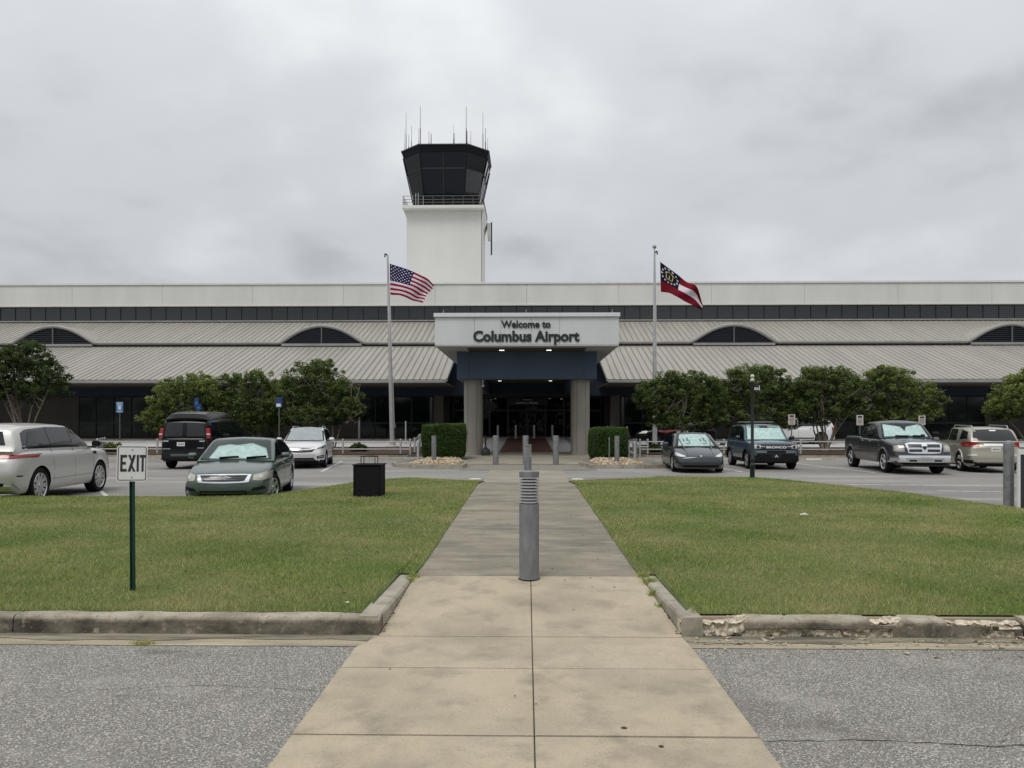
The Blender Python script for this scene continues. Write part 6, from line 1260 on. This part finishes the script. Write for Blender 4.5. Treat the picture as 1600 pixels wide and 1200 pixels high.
# exit sign
sx,sy=-3.66,7.08; t=empty('exit_sign',(sx,sy,.14),0,'white EXIT sign with black border on a green channel post in the left lawn','sign')
m_gpost=mat('green_channel_post',(.008,.045,.032),.5,.2); mb=MB(); mb.box((-.022,-.004,-.05),(.022,.004,1.33)); mb.box((-.022,-.02,-.05),(-.017,-.0041,1.33)); mb.box((.017,-.02,-.05),(.022,-.0041,1.33)); mb.build('post',m_gpost,t).rotation_euler=(0,math.radians(-.4),math.radians(-20))
w,h=.128,.166; zc0=1.205
def rrect(w,h,r,z0,n=5):
    o=[]
    for cx_,cz,a0 in ((w-r,h-r,0),(-w+r,h-r,PI/2),(-w+r,-h+r,PI),(w-r,-h+r,1.5*PI)):
        for k in range(n+1): a=a0+PI/2*k/n; o.append((cx_+r*math.cos(a),z0,cz+r*math.sin(a)))
    return o
pn=MB().poly(rrect(w,h,.022,0),(0,-.003,0)).build('sign_panel',m_swhite,t); pn.location=(0,-.024,zc0); pn.rotation_euler=(0,math.radians(1.2),math.radians(24))
o1,o2=rrect(w-.009,h-.009,.017,-.0042),rrect(w-.0155,h-.0155,.012,-.0042); n=len(o1); mk('border',o1+o2,[(i,(i+1)%n,(i+1)%n+n,i+n) for i in range(n)],m_ink,pn)
def glyph(polys,x0,w_,h_,z0):
    mb=MB()
    for pl in polys: mb.poly([(x0+a*w_,-.0045,z0+b*h_) for a,b in pl],(0,-.001,0))
    return mb.build('letter',m_ink,pn)
R_=lambda a,b,c_,d:[(a,b),(c_,b),(c_,d),(a,d)]
zl=-.075; hl=.155; gl={'E':[R_(0,0,.34,1),R_(.3401,.84,1,1),R_(.3401,.42,.85,.58),R_(.3401,0,1,.16)],'X':[[(0,0),(.34,0),(1,1),(.66,1)],[(.66,0),(1,0),(.57,.40),(.42,.40)],[(.43,.60),(.58,.60),(.34,1),(0,1)]],'I':[R_(0,0,1,1)],'T':[R_(.33,0,.67,.84),R_(0,.8401,1,1)]}
for ch,x0,w_ in (('E',-.098,.054),('X',-.036,.066),('I',.038,.018),('T',.062,.052)): glyph(gl[ch],x0,w_,hl,zl)
for z_ in (.125,-.13): o=MB().lathe([(.006,0),(.004,-.004),(0,-.005)],(0,-.003,z_),10,axis='y').build('bolt',m_ink,pn)
# black ornamental post
px_=P(1175.5,700,22.1).x; t=empty('ornamental_post',(px_,22.1,.10),0,'slender black ornamental post with two cream balls at the right lawn edge','post')
MB().lathe([(.085,0),(.085,.05),(.07,.07),(.066,.38),(.075,.40),(.075,.43),(.055,.46),(.050,.54),(.062,.56),(.062,.60),(.046,.63),(.043,2.80),(.046,2.81)],(0,0,0),20).build('post',mat('black_iron',(.008,.014,.012),.4,spec=.5),t,smooth=True)
m_cream=mat('cream_finial',(.52,.50,.38),.4)
for z_ in (2.845,2.955): MB().lathe([(.06*math.sin(a),-.06*math.cos(a)) for a in np.linspace(0.02,PI-.02,10)],(0,0,z_),14).build('ball_finial',m_cream,t,smooth=True)
s_=box('sign_blade',(.05,-.01,2.52),(.23,.01,2.72),m_ink,t); 
for a,b,c_,d in ((.055,2.56,.07,2.64),(.08,2.57,.10,2.64),(.11,2.56,.125,2.64),(.14,2.57,.17,2.63),(.185,2.55,.205,2.69)): box('sign_marking',(a,-.016,b),(c_,-.011,d),m_swhite,s_)
# framed board at the right edge
x0=P(1591,750,15.6).x; t=empty('framed_board',(x0,15.6,-.05),0,'dark board in a white frame cut off by the right frame edge','sign'); mb=MB(); mb.box((0,0,-.05),(.045,.05,1.25)); mb.box((.0451,0,1.14),(1.0,.05,1.25)); mb.box((1.0001,0,-.05),(1.045,.05,1.25)); mb.build('frame',m_swhite,t); box('panel',(.05,.01,.02),(.99,.04,1.135),mat('board_dark',(.03,.028,.035),.4),t)
# litter bin and ash urn
t=empty('litter_bin',(-3.38,16.45,.12),0,'square black litter bin with a raised ring lid on the left lawn','litter bin'); mb=MB(); mb.box((-.29,-.29,.0),(.29,.29,.70)); bevel(mb.build('body',mat('bin_black',(.006,.006,.007),.7,spec=.12),t),.02,2)
for a in (-.292,): 
    bevel(box('side_panel',(-.235,-.300,.04),(.27,-.291,.66),mat('bin_panel',(.008,.008,.009),.7,spec=.15),t),.003,1)
bevel(box('rim',(-.31,-.31,.70),(.31,.31,.725),mat('bin_black',(.006,.006,.007),.7,spec=.12),t),.008,1); mb=MB()
for x in (-.15,.15):
    for y in (-.15,.15): mb.tube([(x,y,.72),(x,y,.88)],.010,5)
mb.build('lid_supports',m_ink,t); MB().lathe([(.12,.88),(.19,.875),(.20,.89),(.19,.905),(.12,.90),(.12,.88)],(0,0,0),24).build('lid_ring',mat('bin_lid',(.03,.03,.03),.5),t,smooth=True)
p=P(759,712,40.5); t=empty('ash_urn',(p.x,40.3,-.05),0,'black bell shaped ash urn beside the left portico pillar','ash urn'); MB().lathe([(.245,0),(.25,.1),(.24,.30),(.20,.40),(.09,.46),(.05,.55)],(0,0,0),20).build('base',m_ink,t,smooth=True); MB().lathe([(.045,.5),(.045,1.0),(.055,1.02),(.055,1.10),(0,1.12)],(0,0,0),12).build('neck',m_ink,t,smooth=True)
# wheel stops
m_ws2=mat('wheel_stop_concrete',(.30,.27,.21),.9,var=.3,vscale=4); first=None
for (x,y,lb,rz,wht) in ((P(1275,722,37.3).x,37.3,'concrete wheel stop with a white painted end between the blue SUV and the pickup',0,1),(P(600,720,37.3).x,37.3,'plain concrete wheel stop in the empty bay left of the portico island',0,0),(P(230,716,38).x,38,'plain concrete wheel stop left of the black van',0,0)):
    t=empty('wheel_stop',(x,y,-.08),rz,lb,'wheel stop','concrete wheel stops'); bevel(MB().poly([(-.9,-.08,0),(-.9,.08,0),(-.9,.05,.12),(-.9,-.05,.12)],(1.8,0,0)).build('block',m_ws2,t),.012,1)
    if wht: box('white_end',(-.5,-.085,.005),(.25,-.081,.10),m_swhite,t)
# ============================================================ FLAGPOLES AND FLAGS
m_pole=mat('flagpole_silver',(.42,.42,.41),.42,.35,var=.1,vscale=2)
def flagpole(ub,vt,ut,ball,label):
    Y=48.3; b=P(ub,699,Y); a=P(ut,vt,Y); t=empty('flagpole',(b.x,Y,G(Y)+.05),0,label,'flagpole','tall silver flagpoles'); d=Vector((a.x-b.x,0,a.z-G(Y)-.05))
    MB().tube([(0,0,0),d*.15,d*.35,d*.5,d*.75,d],[.15,.145,.13,.115,.08,.055],14).build('pole',m_pole,t,smooth=True); MB().lathe([(.42,0),(.42,.06),(.20,.12),(.17,.3)],(0,0,-.02),18).build('base_collar',m_pole,t,smooth=True)
    mb=MB(); s=-1 if not ball else 1; mb.tube([d,d+Vector((s*.16,0,.10)) ],.05,6); mb.tube([d+Vector((s*.16,0,.1)),d+Vector((s*.18,0,-.12))],.04,6); mb.build('truck',m_ink,t)
    if ball: mb=MB(); mb.tube([d,d+Vector((0,0,.30))],.03,6); mb.lathe([(.13*math.sin(q),-.13*math.cos(q)) for q in np.linspace(0.02,PI-.02,9)],d+Vector((0,0,.38)),12); mb.build('ball_finial',mat('ball_grey',(.3,.3,.3),.35,.5),t,smooth=True)
    x=.20; MB().tube([Vector((.14,-.03,1.2)),d+Vector((.08,-.03,-.1))],.012,4).build('halyard',m_swhite,t); box('cleat',(.13,-.04,1.2),(.2,.04,1.45),m_bol2,t)
    return t
flagpole(613.2,399,605.5,False,'left silver flagpole with a dark truck fitting, carrying the striped flag')
flagpole(1023,395,1022.6,True,'right silver flagpole topped by a grey ball, carrying the red and white state flag')
m_fr=mat('flag_red',(.24,.010,.03),.8,spec=.1); m_fw=mat('flag_white',(.60,.56,.60),.8,spec=.1); m_fb=mat('flag_blue',(.010,.010,.06),.8,spec=.1); m_fg=mat('flag_gold',(.45,.36,.12),.6); m_fn=mat('flag_navy',(.008,.009,.025),.8,spec=.1); m_fr2=mat('flag_deep_red',(.15,.007,.016),.8,spec=.1)
for m_ in (m_fr,m_fw,m_fb,m_fg,m_fn,m_fr2):
    b=m_.node_tree.nodes['Principled BSDF']; b.inputs['Transmission Weight'].default_value=0
def flag(label,top,bot,Y,nx,ny,pat,mats,wave):
    A=[P(u,v,Y) for u,v in top]; B_=[P(u,v,Y) for u,v in bot]
    def pos(Pl,t):
        xs=np.linspace(0,1,len(Pl)); return Vector((pchip(xs,[p.x for p in Pl],t),Y,pchip(xs,[p.z for p in Pl],t)))
    vs=[];fs=[];fm=[]
    for j in range(ny+1):
        for i in range(nx+1):
            s_,t_=i/nx,j/ny; p=pos(A,s_).lerp(pos(B_,s_),t_); y,dx,dz=wave(s_,t_); vs.append((p.x+dx,p.y+y,p.z+dz))
    for j in range(ny):
        for i in range(nx): fs.append((j*(nx+1)+i,(j+1)*(nx+1)+i,(j+1)*(nx+1)+i+1,j*(nx+1)+i+1)); fm.append(pat((i+.5)/nx,(j+.5)/ny,i,j))
    o=mk('flag',vs,fs,None,None,True,mats=mats,fm=fm); md=o.modifiers.new('cloth','SOLIDIFY'); md.thickness=.006; return tag(o,label,'flag')
def us(s_,t_,i,j):
    st=min(12,int(t_*13))
    if s_<.42 and t_<7/13:
        a=s_/.42*12; b=t_/(7/13)*10; ia=round(a); ib=round(b)
        if 1<=ia<=11 and 1<=ib<=9 and (ia+ib)%2==0 and (a-ia)**2*.9+(b-ib)**2*.9<.09: return 1
        return 2
    return 0 if st%2==0 else 1
def w1(s_,t_): a=s_*(1-.3*t_); return (.22*a*math.sin(7*s_+2.2*t_+.5)+.10*s_*math.sin(15*s_-5*t_),.03*math.sin(9*t_+6*s_)*s_, .05*math.sin(12*s_+4*t_)*s_*(t_-.2)*1.2)
flag('striped red and white flag with starred blue canton flying from the left pole',[(609,412),(630,418.5),(655,429),(669,436),(677.5,444.5)],[(610,460.5),(622,461.5),(638,466),(648,470.5),(660,473.5)],48.2,120,78,us,[m_fr,m_fw,m_fb],w1)
def ga(s_,t_,i,j):
    if s_<.42 and t_<.64:
        x=(s_-.21)/.21; y=(t_-.32)/.32; r=math.hypot(x*.95,y)
        if .70<r<.86:
            a=(math.atan2(y,x)/(2*PI)*13)%1
            if abs(a-.5)<.22: return 1
        if r<.50:
            if y<-.15 and .30<math.hypot(x,y+.12)<.46: return 3
            if -.1<y<.36 and any(abs(x-q)<.055 for q in (-.32,0,.32)): return 3
            if .36<y<.46 and abs(x)<.42: return 3
        return 2
    return 0 if t_<1/3 or t_>=.64 else 1
def w2(s_,t_): return (.30*s_*math.sin(6*s_+1.5*t_)+.12*s_*math.sin(14*s_+6*t_),.02*math.sin(8*t_)*s_,.04*math.sin(10*s_+3*t_)*s_)
flag('red and white state flag with dark blue canton and ring of stars, flying limply right',[(1031.5,409),(1046,419.5),(1062,431),(1075,441.5),(1086,449),(1098,476)],[(1032.5,456),(1044,457),(1056,464),(1070,472),(1085,478),(1097.5,483.5)],48.2,100,60,ga,[m_fr2,m_fw,m_fn,m_fg],w2)
# ============================================================ SMALL DETAILS
def tuft(x,y,z,n,r,h,name='weed',m=m_grass):
    k=n; xx=x+RS.normal(0,r,k); yy=y+RS.normal(0,r*.6,k); a=RS.uniform(0,2*PI,k); hh=h*RS.uniform(.4,1.2,k); ln=hh*RS.uniform(.2,1.2,k); w_=.0035
    V=np.stack([np.stack([xx-w_,yy,np.full(k,z)],1),np.stack([xx+w_,yy,np.full(k,z)],1),np.stack([xx+np.cos(a)*ln,yy+np.sin(a)*ln,z+hh],1)],1).reshape(-1,3)
    return V
parts=[]
for (x,y,z,n,r,h) in ((-2.98,5.90,.004,160,.045,.035),(1.235,7.7,.12,260,.035,.06),(1.22,7.3,.09,220,.03,.06),(1.23,6.95,.06,150,.03,.05),(1.2,7.95,.13,200,.03,.05),(-1.18,7.75,.12,90,.02,.05),(-1.17,7.9,.13,120,.03,.05),(-.42,6.2,.008,50,.05,.012),(-.36,6.2,.008,40,.04,.012)): parts.append(tuft(x,y,z,n,r,h))
V=np.concatenate(parts); o=soup('crack_weeds',V,np.arange(len(V)).reshape(-1,3),RS.uniform(.2,.8,len(V)//3),m_grass); tag(o,'small weeds and grass growing from the kerb cracks and pavement joints','weeds',kind='stuff')
mb=MB()
for i in range(90):
    x=random.choice([1.235,-1.185])+random.gauss(0,.012); y=random.uniform(6.2,7.9); s_=random.uniform(.006,.016); z_=PZ(y)+.004
    mb.add([(x-s_,y,z_),(x,y-s_*.7,z_+s_*.5),(x+s_,y,z_),(x,y+s_*.6,z_+.004)],[(0,1,2,3)],i%2)
for i in range(26):
    x=random.uniform(-1.0,1.0); y=random.uniform(4.4,14); s_=random.uniform(.010,.02); z_=PZ(y)+.006; a=random.uniform(0,3); c_,d=math.cos(a)*s_,math.sin(a)*s_
    mb.add([(x-c_,y-d,z_),(x+d*.5,y-c_*.5,z_+.006),(x+c_,y+d,z_),(x-d*.5,y+c_*.5,z_+.003)],[(0,1,2,3)],i%2)
for i in range(170):
    sd=random.choice([-1,1]); y=random.uniform(6.6,15.5); x=sd*random.uniform(1.5,.72*y); s_=random.uniform(.012,.026); z_=lawn_z(x,y,sd)+.028; a=random.uniform(0,3); c_,d=math.cos(a)*s_,math.sin(a)*s_
    if y<lip(x,sd)-.2: mb.add([(x-c_,y-d,z_),(x+d*.6,y-c_*.6,z_+.01),(x+c_,y+d,z_),(x-d*.6,y+c_*.6,z_+.004)],[(0,1,2,3)],i%2)
tag(mb.build('dry_litter',[mat('dead_leaf',(.10,.06,.03),.9),mat('dark_leaf',(.03,.022,.015),.9)]),'scattered dead leaves and grit on the path and along its kerbs','leaf litter',kind='stuff')
for x,y,r,lb in ((.545,4.31,.02,'nearest dark gum spot on the right crosswalk slab'),(.71,4.07,.014,'smaller dark gum spot right of the first one')):
    tag(MB().lathe([(r,0),(r*.6,.004),(0,.005)],(x,y,PZ(y)+.001),12).build('gum_spot',mat('gum_black',(.03,.025,.02),.7),smooth=True),lb,'gum spot')
# parked vehicles reflect; low curb stones under the terminal drive edge
for sd in (-1,1):
    a,b=(-70,-6.6) if sd<0 else (6.6,70); struct(box('drive_kerb',(a,58.3,G(58)),(b,58.45,G(58)+.14),m_kerb))

# unseen wood added behind the viewpoint to darken reflections in glass and paint
n=16000; x=RS.uniform(-150,150,n); top=8+3*np.sin(x*.11)+2.2*np.sin(x*.31+1)+1.5*np.sin(x*.7); z=RS.uniform(0,1,n)**.8*top; y=RS.uniform(-62,-50,n)
p=np.stack([x,y,z],1); s_=RS.uniform(.35,.75,n); a=RS.normal(0,1,(n,3)); a/=np.linalg.norm(a,axis=1)[:,None]; b=np.cross(a,RS.normal(0,1,(n,3))); b/=np.linalg.norm(b,axis=1)[:,None]
V=np.stack([p-a*s_[:,None],p-b*(s_*.7)[:,None],p+a*s_[:,None],p+b*(s_*.7)[:,None]],1).reshape(-1,3)
tag(soup('unseen_wood',V,np.arange(4*n).reshape(-1,4),np.clip(RS.normal(.4,.2,n),0,1),m_leafs[1]),'far dark wood added out of view behind the camera, visible only as reflections in windows and car paint','wood',kind='stuff')

for x,y,r,lb in ((4.62,12.9,.07,'pale crumpled paper scrap lying on the right lawn'),(-1.54,6.55,.022,'small white scrap at the kerb corner of the left lawn')):
    z_=lawn_z(x,y,1 if x>0 else -1)+.03; tag(mk('paper_scrap',[(x-r,y,z_),(x-.2*r,y-.5*r,z_+.3*r),(x+r,y-.2*r,z_+.1*r),(x+.4*r,y+.6*r,z_+.5*r),(x-.6*r,y+.5*r,z_+.2*r)],[(0,1,4),(1,3,4),(1,2,3)],mat('scrap_white',(.6,.6,.55),.8)),lb,'litter')
